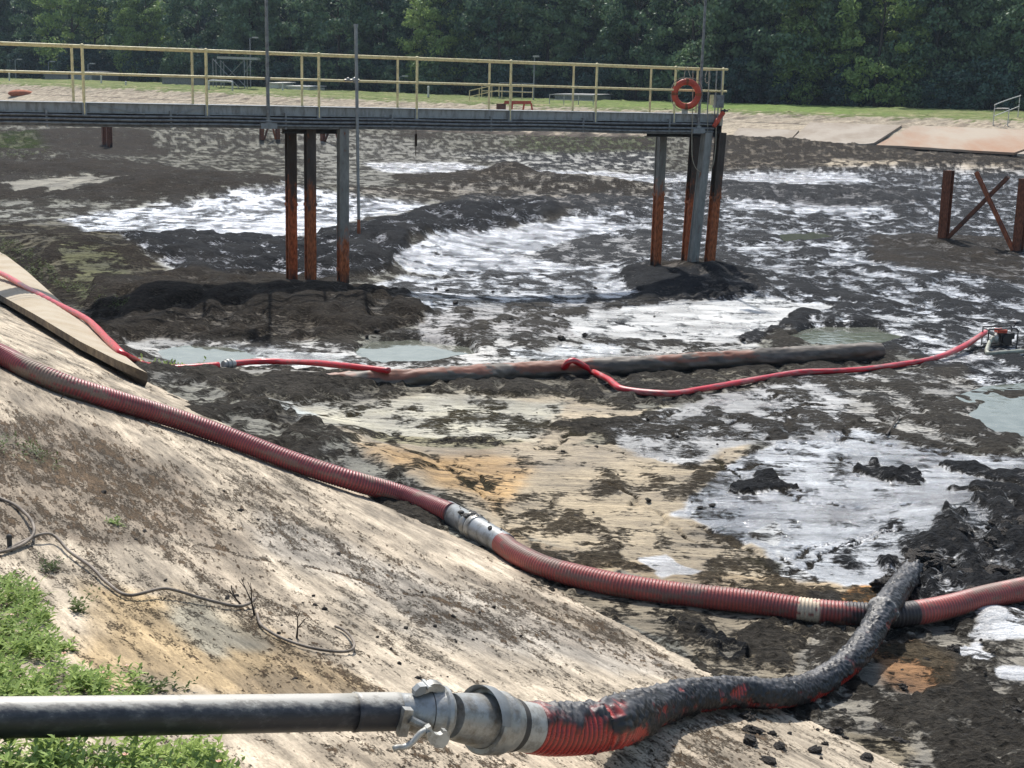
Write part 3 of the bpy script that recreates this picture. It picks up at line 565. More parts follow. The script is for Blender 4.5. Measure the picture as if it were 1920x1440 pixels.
class MB:
    def __init__(s): s.V = []; s.F = []; s.S = []
    def add(s, V, Fc, smooth=False):
        n = len(s.V); s.V += [np.array(v, float) for v in V]; s.F += [[i + n for i in f] for f in Fc]; s.S += [smooth] * len(Fc)
    def box(s, c, ax, ay, az):     # centre and three half-axis vectors
        c, ax, ay, az = map(lambda v: np.array(v, float), (c, ax, ay, az))
        V = [c + i * ax + j * ay + k * az for k in (-1, 1) for j in (-1, 1) for i in (-1, 1)]
        s.add(V, [(0, 2, 3, 1), (4, 5, 7, 6), (0, 1, 5, 4), (2, 6, 7, 3), (0, 4, 6, 2), (1, 3, 7, 5)])
    def cyl(s, p, q, r, r2=None, n=12, cap=True, ref=None):
        p = np.array(p, float); q = np.array(q, float); r2 = r if r2 is None else r2
        d = q - p; d /= np.linalg.norm(d) + 1e-12
        a = np.cross(d, ref if ref is not None else ([0, 0, 1] if abs(d[2]) < .9 else [1, 0, 0])); a /= np.linalg.norm(a); b = np.cross(d, a)
        V = [p + r * (math.cos(t) * a + math.sin(t) * b) for t in np.linspace(0, 2 * PI, n, endpoint=False)] + \
            [q + r2 * (math.cos(t) * a + math.sin(t) * b) for t in np.linspace(0, 2 * PI, n, endpoint=False)]
        s.add(V, [(i, (i + 1) % n, n + (i + 1) % n, n + i) for i in range(n)], n > 6)
        if cap: s.add(V, [tuple(range(n))[::-1], tuple(range(n, 2 * n))])
    def lathe(s, p, d, prof, n=24, sx=1.):   # prof: (distance along d, radius)
        p = np.array(p, float); d = np.array(d, float); d /= np.linalg.norm(d)
        a = np.cross(d, [0, 0, 1]); a /= np.linalg.norm(a); b = np.cross(a, d)
        V = []
        for h, r in prof: V += [p + d * h + r * (math.cos(t) * a * sx + math.sin(t) * b) for t in np.linspace(0, 2 * PI, n, endpoint=False)]
        Fc = []
        for k in range(len(prof) - 1):
            for i in range(n):
                j = (i + 1) % n; Fc.append((k * n + i, k * n + j, (k + 1) * n + j, (k + 1) * n + i))
        s.add(V, Fc, True)
    def ball(s, c, r, n=10, sc=(1, 1, 1)):
        c = np.array(c, float); V = []; Fc = []
        for i in range(n + 1):
            ph = PI * i / n
            V += [c + r * np.array([math.sin(ph) * math.cos(t) * sc[0], math.sin(ph) * math.sin(t) * sc[1], math.cos(ph) * sc[2]]) for t in np.linspace(0, 2 * PI, n, endpoint=False)]
        for i in range(n):
            for j in range(n): Fc.append((i * n + j, (i + 1) * n + j, (i + 1) * n + (j + 1) % n, i * n + (j + 1) % n))
        s.add(V, Fc, True)
    def prism(s, poly, off):       # closed outline of 3-D points pushed along off
        poly = [np.array(p, float) for p in poly]; n = len(poly); off = np.array(off, float)
        s.add(poly + [p + off for p in poly], [tuple(range(n)), tuple(range(2 * n - 1, n - 1, -1))] + [(i, i + n, (i + 1) % n + n, (i + 1) % n) for i in range(n)])
    def ibeam(s, p, q, h, wd, tf, side):   # H section from p to q
        p = np.array(p, float); q = np.array(q, float); c = (p + q) / 2; L = (q - p) / 2; d = L / np.linalg.norm(L)
        a = np.array(side, float); a -= d * (a @ d); a /= np.linalg.norm(a); b = np.cross(d, a)
        s.box(c + b * (h / 2 - tf / 2), L, a * wd / 2, b * tf / 2); s.box(c - b * (h / 2 - tf / 2), L, a * wd / 2, b * tf / 2)
        s.box(c, L * .999, a * tf / 2, b * (h / 2 - tf))
    def build(s, name, mat, parent=None):
        o = link_mesh(name, np.array(s.V), s.F, mat, parent)
        o.data.polygons.foreach_set('use_smooth', np.array(s.S, bool)[:len(o.data.polygons)] if len(s.S) >= len(o.data.polygons) else np.zeros(len(o.data.polygons), bool))
        o.data.set_sharp_from_angle(angle=math.radians(38))
        return o
def tube(name, path, step, rfun, cfun, mat, parent=None, n=20, smooth=True, cap=True):
    p, u = spline(path, step)
    T = np.gradient(p, axis=0); T /= np.linalg.norm(T, axis=1)[:, None]
    A = np.cross(T, [0, 0, 1.]); A /= np.linalg.norm(A, axis=1)[:, None]; Bv = np.cross(A, T)
    th = np.linspace(0, 2 * PI, n, endpoint=False); U, TH = np.meshgrid(u, th, indexing='ij')
    r = rfun(U, TH)                                     # theta 0 is the top
    V = p[:, None] + r[..., None] * (np.sin(TH)[..., None] * A[:, None] + np.cos(TH)[..., None] * Bv[:, None])
    m_ = len(u); i = np.arange(m_ - 1)[:, None] * n; j = np.arange(n)[None]; j2 = (j + 1) % n
    Fc = np.stack([i + j, i + n + j, i + n + j2, i + j2], -1).reshape(-1, 4)
    V = V.reshape(-1, 3)
    col, wet = (None, None)
    if cfun is not None:
        col, wet = cfun(U, TH); col = np.broadcast_to(col, U.shape + (3,)).reshape(-1, 3); wet = np.broadcast_to(wet, U.shape).reshape(-1)
    if cap:
        V = np.vstack([V, p[:1], p[-1:]]); k = m_ * n
        if col is not None: col = np.vstack([col, col[:1], col[-1:]]); wet = np.r_[wet, wet[0], wet[-1]]
        j = np.arange(n); j2 = (j + 1) % n
        Fc = Fc.tolist() + [(k, int(a), int(b)) for a, b in zip(j, j2)] + [(k + 1, int((m_ - 1) * n + b), int((m_ - 1) * n + a)) for a, b in zip(j, j2)]
    return link_mesh(name, V, Fc, mat, parent, col, wet, smooth)

# ================================================================= THE SETTING
import os
Q = 1.0 if not os.environ.get('LOWQ') else .5
def grid_mesh(name, az, rr, hfun, keep, mat):
    AZ, RR = np.meshgrid(az, rr, indexing='xy'); X = RR * np.sin(AZ); Y = RR * np.cos(AZ)
    z, col, wet, colL, wetL, mixv = hfun(X, Y)
    k = keep(X, Y); nr, na = X.shape
    idx = np.arange(nr * na).reshape(nr, na)
    q = np.stack([idx[:-1, :-1], idx[:-1, 1:], idx[1:, 1:], idx[1:, :-1]], -1)[k[:-1, :-1] & k[1:, 1:] & k[:-1, 1:] & k[1:, :-1]]
    used = np.zeros(nr * na, bool); used[q.ravel()] = True; re = np.cumsum(used) - 1
    V = np.stack([X, Y, z], -1).reshape(-1, 3)[used]
    q = re[q][:, ::-1]
    o = link_mesh(name, V, np.ascontiguousarray(q), mat, None, col.reshape(-1, 3)[used], np.broadcast_to(wet, X.shape).reshape(-1)[used], True,
                  extra={'ColL': colL.reshape(-1, 3)[used], 'WetL': np.broadcast_to(wetL, X.shape).reshape(-1)[used], 'Mix': mixv.reshape(-1)[used]})
    return tag(o, kind='structure')
dense = np.radians(np.arange(-22.5, 22.5, .052))
azs = np.r_[np.radians(np.arange(-120, -22.5, 1.5)), dense, np.radians(np.arange(22.5, 131, 1.5))]
el = np.radians(np.r_[np.arange(33, 14, -.047), np.arange(14, 1.7, -.03)])
rr = np.r_[1.5, 3, 4.5, 4.0 / np.tan(el)]
grid_mesh('basin_floor', azs, np.r_[rr, 160, 200, 260], basin, lambda X, Y: (st(X, Y)[0] < .9) & (far_d(X, Y) > -1.2), M['mud'])

# near slope of dirty concrete
SD = [  # polygon in photo px, share of dirt, softness
 ([(-100, 740), (60, 735), (180, 790), (330, 880), (380, 960), (330, 1010), (200, 960), (60, 960), (-100, 930)], .98, 60),
 ([(180, 850), (330, 890), (420, 990), (480, 1080), (450, 1110), (330, 1050), (230, 950)], .85, 50),
 ([(-100, 930), (120, 920), (240, 980), (300, 1010), (200, 1030), (0, 1000), (-100, 990)], .75, 40),
 ([(330, 1010), (450, 1050), (600, 1150), (680, 1240), (640, 1290), (540, 1240), (430, 1120)], .42, 50),
 ([(230, 700), (60, 690), (-60, 660), (-60, 760), (120, 770), (330, 850)], .34, 60),
 ([(330, 850), (560, 920), (760, 1010), (900, 1120), (820, 1180), (600, 1080), (420, 960)], .34, 70),
 ([(880, 1060), (1000, 1060), (1120, 1130), (1250, 1230), (1200, 1250), (1000, 1160)], .6, 40),
 ([(780, 1110), (960, 1150), (1080, 1210), (960, 1210), (850, 1160)], .5, 40),
 ([(540, 1230), (760, 1300), (700, 1320), (430, 1310)], .42, 40),
 ([(1180, 1200), (1420, 1290), (1500, 1420), (1300, 1500), (1180, 1440), (1260, 1400), (1300, 1330)], .5, 50),
 ([(720, 1360), (1050, 1410), (900, 1480), (500, 1480)], .35, 40),
]
def slope_surf(X, Y):
    z = zslope(X, Y); px, py = proj(X, Y, z); s, t = st(X, Y)
    dist = np.sqrt(X * X + Y * Y)
    warp = fbm(s * 1.2, t * .45, 301, 4, .6) * 60
    fr = np.full(X.shape, .12)
    for poly, q, soft in SD:
        k = pmask(px, py, poly, soft, warp); fr += (q - fr) * k
    na = fbm(s * 5.0, t * 1.6, 311, 5, .65); nb = fbm(s * 22, t * 11, 321, 3, .65); nc = fbm(s * .8, t * .5, 331, 3)
    nf = fbm(s * 55, t * 34, 351, 2, .7)
    q = uni(.5 * na + .58 * nb + .22 * nc + .32 * nf)
    d = sst(-.04, .06, fr - q + .02)
    base = np.zeros(X.shape + (3,)); base[:] = (.46, .39, .295)
    gp = pmask(px, py, [(140, 1080), (330, 1090), (470, 1180), (700, 1290), (600, 1310), (330, 1300), (160, 1240)], 70, warp)[..., None]
    base = base * (1 - gp) + np.array((.38, .285, .165)) * gp
    gp = pmask(px, py, [(260, 1100), (400, 1120), (480, 1210), (400, 1230), (300, 1170)], 50, warp)[..., None]
    base = base * (1 - gp) + np.array((.32, .29, .22)) * gp
    gp = pmask(px, py, [(500, 960), (900, 1120), (1300, 1270), (1100, 1260), (820, 1200), (520, 1040)], 70, warp)[..., None]
    base = base * (1 - gp) + np.array((.40, .36, .30)) * gp
    base = base * (1 + .16 * nc + .12 * na)[..., None]
    dirt = np.array((.115, .085, .058)) * (1 + .45 * uni(nc))[..., None]
    dirt = np.array((.085, .062, .042)) * (1 + .45 * uni(nc))[..., None]
    # small black clods
    cl = sst(.955, .985, uni(fbm(s * 24, t * 17, 341, 2, .5)) + .09 * (fr - .2))
    # hairline crack
    ck = np.zeros(X.shape)
    for pl in ([(370, 1020), (470, 1048), (560, 1058), (640, 1075), (740, 1110), (820, 1120), (900, 1150)],):
        for a, b in zip(pl[:-1], pl[1:]):
            e = np.array(b) - np.array(a); tt = np.clip(((px - a[0]) * e[0] + (py - a[1]) * e[1]) / (e @ e), 0, 1)
            dd = np.sqrt((px - a[0] - tt * e[0]) ** 2 + (py - a[1] - tt * e[1]) ** 2) + 2.5 * np.abs(nb)
            ck = np.maximum(ck, 1 - sst(1.2, 3.4, dd))
    # soil where weeds root
    z = z + .012 * nc + .004 * na + d * .006 + cl * .008 + .003 * nb - ck * .01
    z = np.where(s < -.15, z - .3 * (-s - .15), z)
    qq = uni(.6 * na + .45 * nb + .4 * nc)
    st_ = np.clip((fr - .12) * 1.05 + .34 * (uni(.7 * nc + .6 * na) - .5), 0, .8)[..., None]
    base = base * (1 - st_) + np.array((.17, .135, .10)) * st_
    mixv = -(fr * .66 - qq) * .62 + .135 - .6 * cl - .5 * ck
    return z, dirt, .1, np.clip(base, .02, .7), .1, mixv
rs = np.r_[.05, .6, 1.2, 2.0, 2.55 / np.tan(np.radians(np.arange(46, 4.2, -.075)))]
grid_mesh('concrete_embankment', np.r_[np.radians(np.arange(-180, -22.5, 2.5)), dense, np.radians(np.arange(22.5, 181, 2.5))], np.r_[rs, 50, 70, 100, 150, 220],
          slope_surf, lambda X, Y: st(X, Y)[0] > -.55, M['concrete_slope'])
# pools of murky water
for poly, dz in POOLS:
    c = np.mean(np.array(poly), 0); V = []
    for x, y in poly:
        x = c[0] + (x - c[0]) * 1.5; y = c[1] + (y - c[1]) * 1.6
        p = P(x, y, .1); 
        for _ in range(3): p = P(x, y, float(zbase(p[0], p[1])) - .02)
        V.append(p)
    zz = float(np.mean([v[2] for v in V]))
    V = np.array(V); V[:, 2] = zz
    tag(link_mesh('water', V, [tuple(range(len(V)))], M['water']), kind='structure')

# far bank: strip along the far toe line
def strip(name, offs, zf, cf, step, mat, kind='structure', u0_=0, u1=None):
    seg = np.linalg.norm(np.diff(FARN, axis=0), axis=1); cum = np.r_[0, np.cumsum(seg)]
    us = [];
    u = 0.
    while u < cum[-1]:
        us.append(u); x = np.interp(u, cum, FARN[:, 0]); y = np.interp(u, cum, FARN[:, 1])
        u += step if (abs(x) < .46 * y + 4) else max(step, 6)
    us.append(cum[-1]); us = np.array(us)
    X0 = np.interp(us, cum, FARN[:, 0]); Y0 = np.interp(us, cum, FARN[:, 1])
    k = 9; uu = us
    def sm(fn):    # direction smoothed over 16 m
        a = np.stack([np.interp(fn + 8, cum, FARN[:, 0]) - np.interp(fn - 8, cum, FARN[:, 0]), np.interp(fn + 8, cum, FARN[:, 1]) - np.interp(fn - 8, cum, FARN[:, 1])], 1)
        return a / np.linalg.norm(a, axis=1)[:, None]
    T = sm(us); N = np.stack([-T[:, 1], T[:, 0]], 1)      # outwards
    U_, O_ = np.meshgrid(us, offs, indexing='ij')
    X = X0[:, None] + N[:, :1] * O_; Y = Y0[:, None] + N[:, 1:] * O_
    Zv = zf(U_, O_, X, Y); col, wet = cf(U_, O_, X, Y)
    n, k = X.shape; idx = np.arange(n * k).reshape(n, k)
    q = np.stack([idx[:-1, :-1], idx[1:, :-1], idx[1:, 1:], idx[:-1, 1:]], -1).reshape(-1, 4)
    return tag(link_mesh(name, np.stack([X, Y, Zv], -1).reshape(-1, 3), q, mat, None, col.reshape(-1, 3), np.broadcast_to(wet, X.shape).reshape(-1), True), kind=kind), (cum, sm)
def zbank(U_, O_, X, Y):
    crest = 3.25 + .75 * sst(10, -60, X)
    z = .85 + (crest - .85) * sst(-.4, 8.6, O_) * 1.0
    z = np.where(O_ < 8, .85 + (crest - .85) * np.clip(O_, -2, 8) / 8, crest + .55 * sst(8, 24, O_) + .12 * sst(8, 9, O_))
    return z
def bank_z(U_, O_, X, Y):
    n = fbm(X * .8, Y * .8, 401, 4); n2 = fbm(X * .25, Y * 2.2, 411, 3)
    lip = sst(6.0, 6.6, O_ + .7 * n) * .0
    return zbank(U_, O_, X, Y) + .05 * n + sst(5.2, 6.8, O_) * .10 * n2 + np.where(O_ < 1.5, .25 * np.maximum(n, 0), 0)
def bank_c(U_, O_, X, Y):
    n = fbm(X * .5, Y * .9, 421, 4, .6); n2 = fbm(X * 1.6, Y * 3, 431, 3); L = uni(n2)[..., None]
    c = np.zeros(X.shape + (3,)); c[:] = (.40, .335, .245)
    c = c * (.75 + .45 * uni(n))[..., None]
    dk = sst(.62, .85, uni(.5 * n2 + .7 * n) - .3 * (1 - sst(1, 7.5, O_)) + .18 * sst(5.5, 8, O_))[..., None]
    c = c * (1 - dk * .7) + np.array((.16, .125, .09)) * dk * .7
    crk = (sst(.03, .0, np.abs(n2)) * sst(.3, .6, uni(n)))[..., None]; c = c * (1 - .7 * crk)
    bm = (1 - sst(.6, 2.2, O_ + 1.1 * n + .4 * n2))[..., None]          # silt line at the toe
    c = c * (1 - bm) + np.array((.075, .06, .048)) * bm
    gm = sst(7.6, 8.3, O_ + .9 * n2 + .5 * n)[..., None]
    c = c * (1 - gm) + np.array((.12, .15, .045)) * gm
    ln = (np.abs(O_ - 5.6 - .08 * n2) < .10)[..., None]
    c = np.where(ln, c * .4, c)
    return c, .1
offs = np.r_[-1.6, -1, np.arange(-.5, 9.3, .16)]
strip('far_bank', offs, bank_z, bank_c, .22, M['bank'])
def grass_c(U_, O_, X, Y):
    n = fbm(X * .35, Y * .5, 441, 4, .6); n2 = fbm(X * 3, Y * 4, 451, 3, .7)
    c = np.zeros(X.shape + (3,)); a = uni(n)[..., None]; bright = sst(-5, 22, X)[..., None] * (1 - sst(24, 36, X))[..., None]
    c[:] = np.array((.10, .14, .035)); c = c * (1 - a) + np.array((.17, .18, .07)) * a
    c = c * (1 - bright * .7) + np.array((.12, .19, .035)) * bright * .7
    dry = (sst(.55, .8, uni(.6 * n + .6 * n2)) * sst(14, 9, O_))[..., None]
    c = c * (1 - dry) + np.array((.28, .24, .14)) * dry
    return c * (.8 + .4 * uni(n2))[..., None], 0.
strip('grass_verge', np.r_[np.arange(9.1, 24, .3), 26, 29], lambda U_, O_, X, Y: bank_z(U_, O_, X, Y) + .05 * fbm(X * 2, Y * 2, 461, 3) , grass_c, .3, M['bank'])
strip('ground', np.array([28.8, 34, 45, 70, 120, 300, 1500.]), lambda U_, O_, X, Y: zbank(U_, O_ * 0 + 24., X, Y) + 0 * X - .02,
      lambda U_, O_, X, Y: (np.broadcast_to(np.array((.05, .055, .03)), X.shape + (3,)), 0.), 6, M['bank'])
SEG = np.linalg.norm(np.diff(FARN, axis=0), axis=1); CUM = np.r_[0, np.cumsum(SEG)]
def bank_pt(u, off, lift=0.):
    x = np.interp(u, CUM, FARN[:, 0]); y = np.interp(u, CUM, FARN[:, 1])
    a = np.array([np.interp(u + 8, CUM, FARN[:, 0]) - np.interp(u - 8, CUM, FARN[:, 0]), np.interp(u + 8, CUM, FARN[:, 1]) - np.interp(u - 8, CUM, FARN[:, 1])]); a /= np.linalg.norm(a)
    p = np.array([x - a[1] * off, y + a[0] * off])
    z = float(zbank(None, np.array(off, float), np.array(p[0]), np.array(p[1])))
    return np.array([p[0], p[1], z + lift]), a
BUC = {}
def bank_u(px_, off):      # position along the bank seen in photo column px_
    if off not in BUC:
        us = np.linspace(40, CUM[-1] - 40, 700); pp = np.array([bank_pt(u, off)[0] for u in us])
        x = proj(pp[:, 0], pp[:, 1], pp[:, 2])[0]; k = pp[:, 1] > 20; BUC[off] = (x[k], us[k])
    x, us = BUC[off]; i = np.argsort(x); return float(np.interp(px_, x[i], us[i]))
#OBJECTS#
# ================================================================= THE OBJECTS
up = np.array([0, 0, 1.])
# ---------------------------------------------------------------- raised slab at the left
def on_slope(x, y, lift):        # the point of the plane of the slope (carried on past its toe) seen at (x, y)
    d = ray(x, y); z = .6
    for _ in range(30):
        p = EYE + d * (z - EYE[2]) / d[2]; z = z + .5 * (float(zslope(p[0], p[1])) + lift - z)
    return EYE + d * (z - EYE[2]) / d[2]
near_e = [(-220, 452), (-90, 508), (0, 553), (70, 592), (150, 640), (215, 673), (276, 699)]
far_e = [(-170, 385), (-80, 430), (0, 470), (50, 508), (110, 562), (175, 618), (262, 690)]
def resamp(e, n): 
    e = np.array(e, float); k = np.linspace(0, len(e) - 1, n); return np.stack([np.interp(k, range(len(e)), e[:, 0]), np.interp(k, range(len(e)), e[:, 1])], 1)
ne = [on_slope(x, y, .20 + .012 * math.sin(i * .4)) for i, (x, y) in enumerate(resamp(near_e, 40))]
FZ = lambda x: float(np.interp(x, [-170, 0, 110, 180, 235, 262], [.62, .52, .52, .60, .86, .97]))
fe = [P(x, y, FZ(x)) for i, (x, y) in enumerate(resamp(far_e, 40))]
root = thing('concrete_slab', ne[20] - up * .15, 'long pale concrete slab lifted along its joint on the near slope at the left', 'slab')
mb = MB(); n = 40; V = ne + fe + [v - up * .11 for v in ne] + [v - up * .35 for v in fe]; Fc = []
for i in range(n - 1): Fc += [(i, i + 1, n + i + 1, n + i), (2 * n + i, 3 * n + i, 3 * n + i + 1, 2 * n + i + 1), (i, 2 * n + i, 2 * n + i + 1, i + 1), (n + i, n + i + 1, 3 * n + i + 1, 3 * n + i)]
Fc += [(0, n, 3 * n, 2 * n), (n - 1, 3 * n - 1, 4 * n - 1, 2 * n - 1)]
mb.add(V, Fc); o = mb.build('slab_body', M['slab'], root); o.data.materials.append(M['slab_edge'])
for i, f in enumerate(o.data.polygons):
    f.material_index = 0 if i % 4 == 0 and i < 4 * (n - 1) else 1
def bank_slab(x0, x1, o0, o1, lift0, lift1, label, mat, legs=0, ragged=False):
    n = 14; ulo0, uhi0 = bank_u(x0, o0), bank_u(x1, o0)
    lo, hi = [], []
    for k in np.linspace(0, 1, n):
        u = ulo0 + (uhi0 - ulo0) * k
        jag = rng.uniform(-.25, .25) if ragged else rng.uniform(-.04, .04)
        lo.append(bank_pt(u, o0 + jag)[0] + up * lift0); hi.append(bank_pt(u, o1)[0] + up * lift1)
    poly = np.array(lo + hi[::-1]); c = np.mean(poly, 0)
    root = thing('concrete_slab', tuple(c - up * .3), label, 'slab', 'slabs of the far bank')
    mb = MB(); V = [*lo, *hi]; off = np.array([0, 0, -.16]); V2 = V + [v + off for v in V]; Fc = []
    for i in range(n - 1):
        Fc += [(i, i + 1, n + i + 1, n + i), (2 * n + i, 3 * n + i, 3 * n + i + 1, 2 * n + i + 1), (i, 2 * n + i, 2 * n + i + 1, i + 1), (n + i, n + i + 1, 3 * n + i + 1, 3 * n + i)]
    Fc += [(0, n, 3 * n, 2 * n), (n - 1, 3 * n - 1, 4 * n - 1, 2 * n - 1)]
    mb.add(V2, Fc); mb.build('slab_body', mat, root)
    for k in range(legs):
        q = lo[int((k + .5) * n / legs)] + np.array([0, .25, -.17]); mb = MB(); mb.cyl(q, q - up * (.75 + .1 * (k % 3)), .04, n=6); mb.build('stub_post', M['rust_dark'], root)
    return root
bank_slab(1905, 2150, -.9, 5.6, .62, .16, 'far slab at the right frame edge jutting over the dark mud', M['farslab'], 3)
bank_slab(1642, 1900, -.6, 5.6, .58, .16, 'rust stained far slab jutting over the dark mud on thin stubs', M['stain'], 7)
bank_slab(1482, 1636, .4, 5.6, .34, .16, 'plain far slab with a ragged lower edge left of the rust stained one', M['farslab'], 0, True)
bank_slab(1362, 1476, .5, 3.6, .10, .14, 'short far slab beside the end of the walkway', M['farslab'], 0, True)
bank_slab(1545, 1632, -1.7, -.6, .12, .30, 'broken strip of pale slab fallen in front of the ragged far slab', M['farslab'], 0, True)

# ---------------------------------------------------------------- walkway on piles
Z0 = 4.03
WA, WB = PD(-260, 2600 * 1.07 / (105 - .01805 * (-260 - 157)), Z0), PD(1352, 2600 * 1.07 / (105 - .01805 * (1352 - 157)), Z0)
WL = np.linalg.norm(WB - WA); wd_ = (WB - WA) / WL; wb_ = np.array([-wd_[1], wd_[0], 0]); WW = .98
def W(a, b, z): return WA + wd_ * a + wb_ * b + up * z
def wa(px_, z=0., b=0.):
    lo, hi = -5., WL + 5
    for _ in range(40):
        mid = (lo + hi) / 2
        if proj(*W(mid, b, z))[0] < px_: lo = mid
        else: hi = mid
    return lo
walk = thing('walkway', W(WL / 2, WW / 2, -.45), 'long grey steel walkway with yellow handrails crossing the basin on piles', 'walkway')
for b, nm in ((-.0, 'fascia'), (WW, 'fascia')):
    mb = MB(); mb.box(W(WL / 2, b, -.1), wd_ * WL / 2, wb_ * .012, up * .1)
    mb.box(W(WL / 2, b - .02 if b < .5 else b + .02, -.008), wd_ * WL / 2, wb_ * .03, up * .008); mb.box(W(WL / 2, b - .02 if b < .5 else b + .02, -.192), wd_ * WL / 2, wb_ * .03, up * .008)
    mb.build(nm, M['fascia'], walk)
mb = MB(); mb.box(W(WL / 2, WW / 2, -.022), wd_ * (WL / 2 - .02), wb_ * (WW / 2 - .02), up * .018); mb.build('deck', M['galv'], walk)
for b in (.2, WW - .2):
    mb = MB(); mb.ibeam(W(0, b, -.31), W(WL, b, -.31), .26, .15, .014, wb_); mb.build('girder', M['girder'], walk)
mb = MB(); mb.box(W(WL + .01, WW / 2, -.22), wd_ * .01, wb_ * (WW / 2 + .03), up * .22); mb.build('end_plate', M['girder'], walk)
for b, z, r in ((-.1, -.245, .022), (-.12, -.315, .026), (-.1, -.39, .030), (-.07, -.435, .018)):
    pts = [W(a, b, z - .03 * math.exp(-((a - WL * .93) / 2.) ** 2) * (1 if z < -.3 else 0) - .006 * math.sin(a * 1.7)) for a in np.linspace(0, WL * .985, 24)]
    tube('conduit', pts, .25, lambda U, T, r=r: np.full(U.shape, r), None, M['conduit'], walk, 8)
a = .8
while a < WL:
    mb = MB(); mb.box(W(a, -.09, -.3), wd_ * .018, wb_ * .012, up * .16); mb.box(W(a, -.04, -.455), wd_ * .018, wb_ * .06, up * .01); mb.box(W(a, -.04, -.15), wd_ * .018, wb_ * .04, up * .01); mb.build('bracket', M['galv'], walk)
    a += 2.35
# handrails
post_a = [wa(x) for x in (-232, -52, 157, 387, 597, 780, 955, 1115, 1262)] + [WL - .03]
rz = (1.05, .54)
for i, a in enumerate(post_a):
    mb = MB(); mb.cyl(W(a, -.035, -.26), W(a, -.035, 1.05), .028, n=10)
    for z in rz: mb.ball(W(a, -.035, z), .042, 8)
    mb.build('rail_post', M['yellow'], walk)
    mb = MB(); mb.box(W(a, -.04, -.14), wd_ * .045, wb_ * .02, up * .13); mb.build('post_foot', M['galv'], walk)
    mb = MB(); mb.cyl(W(a, WW + .03, -.2), W(a, WW + .03, 1.04), .026, n=10)
    for z in rz: mb.ball(W(a, WW + .03, z), .036, 8)
    mb.build('rail_post', M['yellow_far'], walk)
for b, mt in ((-.035, 'yellow'), (WW + .03, 'yellow_far')):
    for z, nm in zip(rz, ('top_rail', 'middle_rail')):
        mb = MB()
        for a0, a1 in zip(post_a[:-1], post_a[1:]): mb.cyl(W(a0, b, z), W(a1, b, z), .024, n=10)
        mb.build(nm, M[mt], walk)
for z in rz:
    mb = MB(); mb.cyl(W(WL - .03, -.08, z), W(WL - .03, WW + .06, z), .024, n=10); mb.cyl(W(WL - .1, -.035, z), W(WL + .1, -.035, z), .024, n=8); mb.build('end_rail', M['yellow'], walk)
for b in (.32, .62):
    mb = MB(); mb.cyl(W(WL + .04, b, -.3), W(WL + .04, b, 1.03), .016, n=8); mb.build('ladder_stile', M['galv'], walk)
# braces seen on the left of the fascia
for x0_, x1_ in ((165, 270), (385, 330)):
    mb = MB(); mb.box((W(wa(x0_), -.03, -.03) + W(wa(x1_), -.03, -.2)) / 2, (W(wa(x1_), -.03, -.2) - W(wa(x0_), -.03, -.03)) / 2, wb_ * .004, up * .012); mb.build('brace', M['galv'], walk)
# pile bents
def pile(a, b, kind, base_px, tilt=0., top=-.44, w_=.20, split=.42):
    pm_ = M['pile_dark'] if kind == 'dark' else (M['pile_pale'] if split > .9 else M['pile_grey'] if split > .6 else M['pile_grey_mid'])
    t = W(a, b, top); g = float(smooth_ground(t[0], t[1])[0]) - .35
    foot = np.array([t[0] + wd_[0] * tilt, t[1] + wd_[1] * tilt, g]); mid = t + (foot - t) * split
    mb = MB(); mb.ibeam(t, mid, w_, w_, .02, wd_); 
    if kind == 'grey': mb.box((t + mid) / 2, (mid - t) / 2, wd_ * w_ * .36, wb_ * w_ * .40)
    o = mb.build('pile', pm_, walk)
    mb = MB(); mb.ibeam(mid, foot, w_ * .98, w_ * .98, .03, wd_); mb.box((mid + foot) / 2, (foot - mid) / 2, wd_ * w_ * .3, wb_ * w_ * .34)
    mb.box(mid, (foot - mid) / np.linalg.norm(foot - mid) * .03, wd_ * w_ * .56, wb_ * w_ * .56)
    mb.build('rusted_section', pm_, o)
aL = wa(643, -.5); aR = wa(1345, -.5)
for x, b, k, tl, sp in ((545, .95, 'dark', 0, .44), (581, .25, 'dark', 0, .43), (643, -.02, 'grey', 0, .80)):
    pile(wa(x, -.6, b), b, k, None, tl, split=sp)
for x, b, k, tl, sp in ((1240, .95, 'grey', .0, .42), (1304, .95, 'dark', -.1, .48), (1325, -.1, 'grey', -.25, .97), (1351, .2, 'dark', -.15, .44)):
    pile(wa(x, -.6, b), b, k, None, tl, split=sp)
for x0_, x1_, b in ((538, 655, .3), (1228, 1360, .35)):
    mb = MB(); mb.ibeam(W(wa(x0_, -.5), b, -.50), W(wa(x1_, -.5), b, -.50), .12, .2, .02, wb_); mb.build('pile_cap', M['girder'], walk)
p_ = W(wa(1340, -.5), -.1, -.85); 
def rope_(name, pts, r, mat, parent): return tube(name, pts, .04, lambda U, T: np.full(U.shape, r), None, mat, parent, 6)
xr = wa(1290, -.5)
rope_('cord', [W(xr, -.07, 1.0), W(xr + .03, -.09, .2), W(xr + .02, -.14, -.6), W(xr + .08, -.14, -1.1), W(xr + .3, -.12, -1.35), W(xr + .62, -.14, -1.3), W(xr + .72, -.13, -.9), W(xr + .72, -.12, -.3)], .011, M['rope'], walk)
rope_('cord', [W(wa(1322), -.07, 1.0), W(wa(1322), -.1, .2), W(wa(1323), -.12, -.45)], .010, M['rope'], walk)
for x0_ in (1318,):
    a0 = wa(x0_); rope_('cord', [W(a0, -.08, 1.02), W(a0 - .06, -.1, .85), W(a0 - .02, -.1, .72), W(a0 + .08, -.1, .8), W(a0 + .06, -.09, 1.0)], .012, M['rope'], walk)
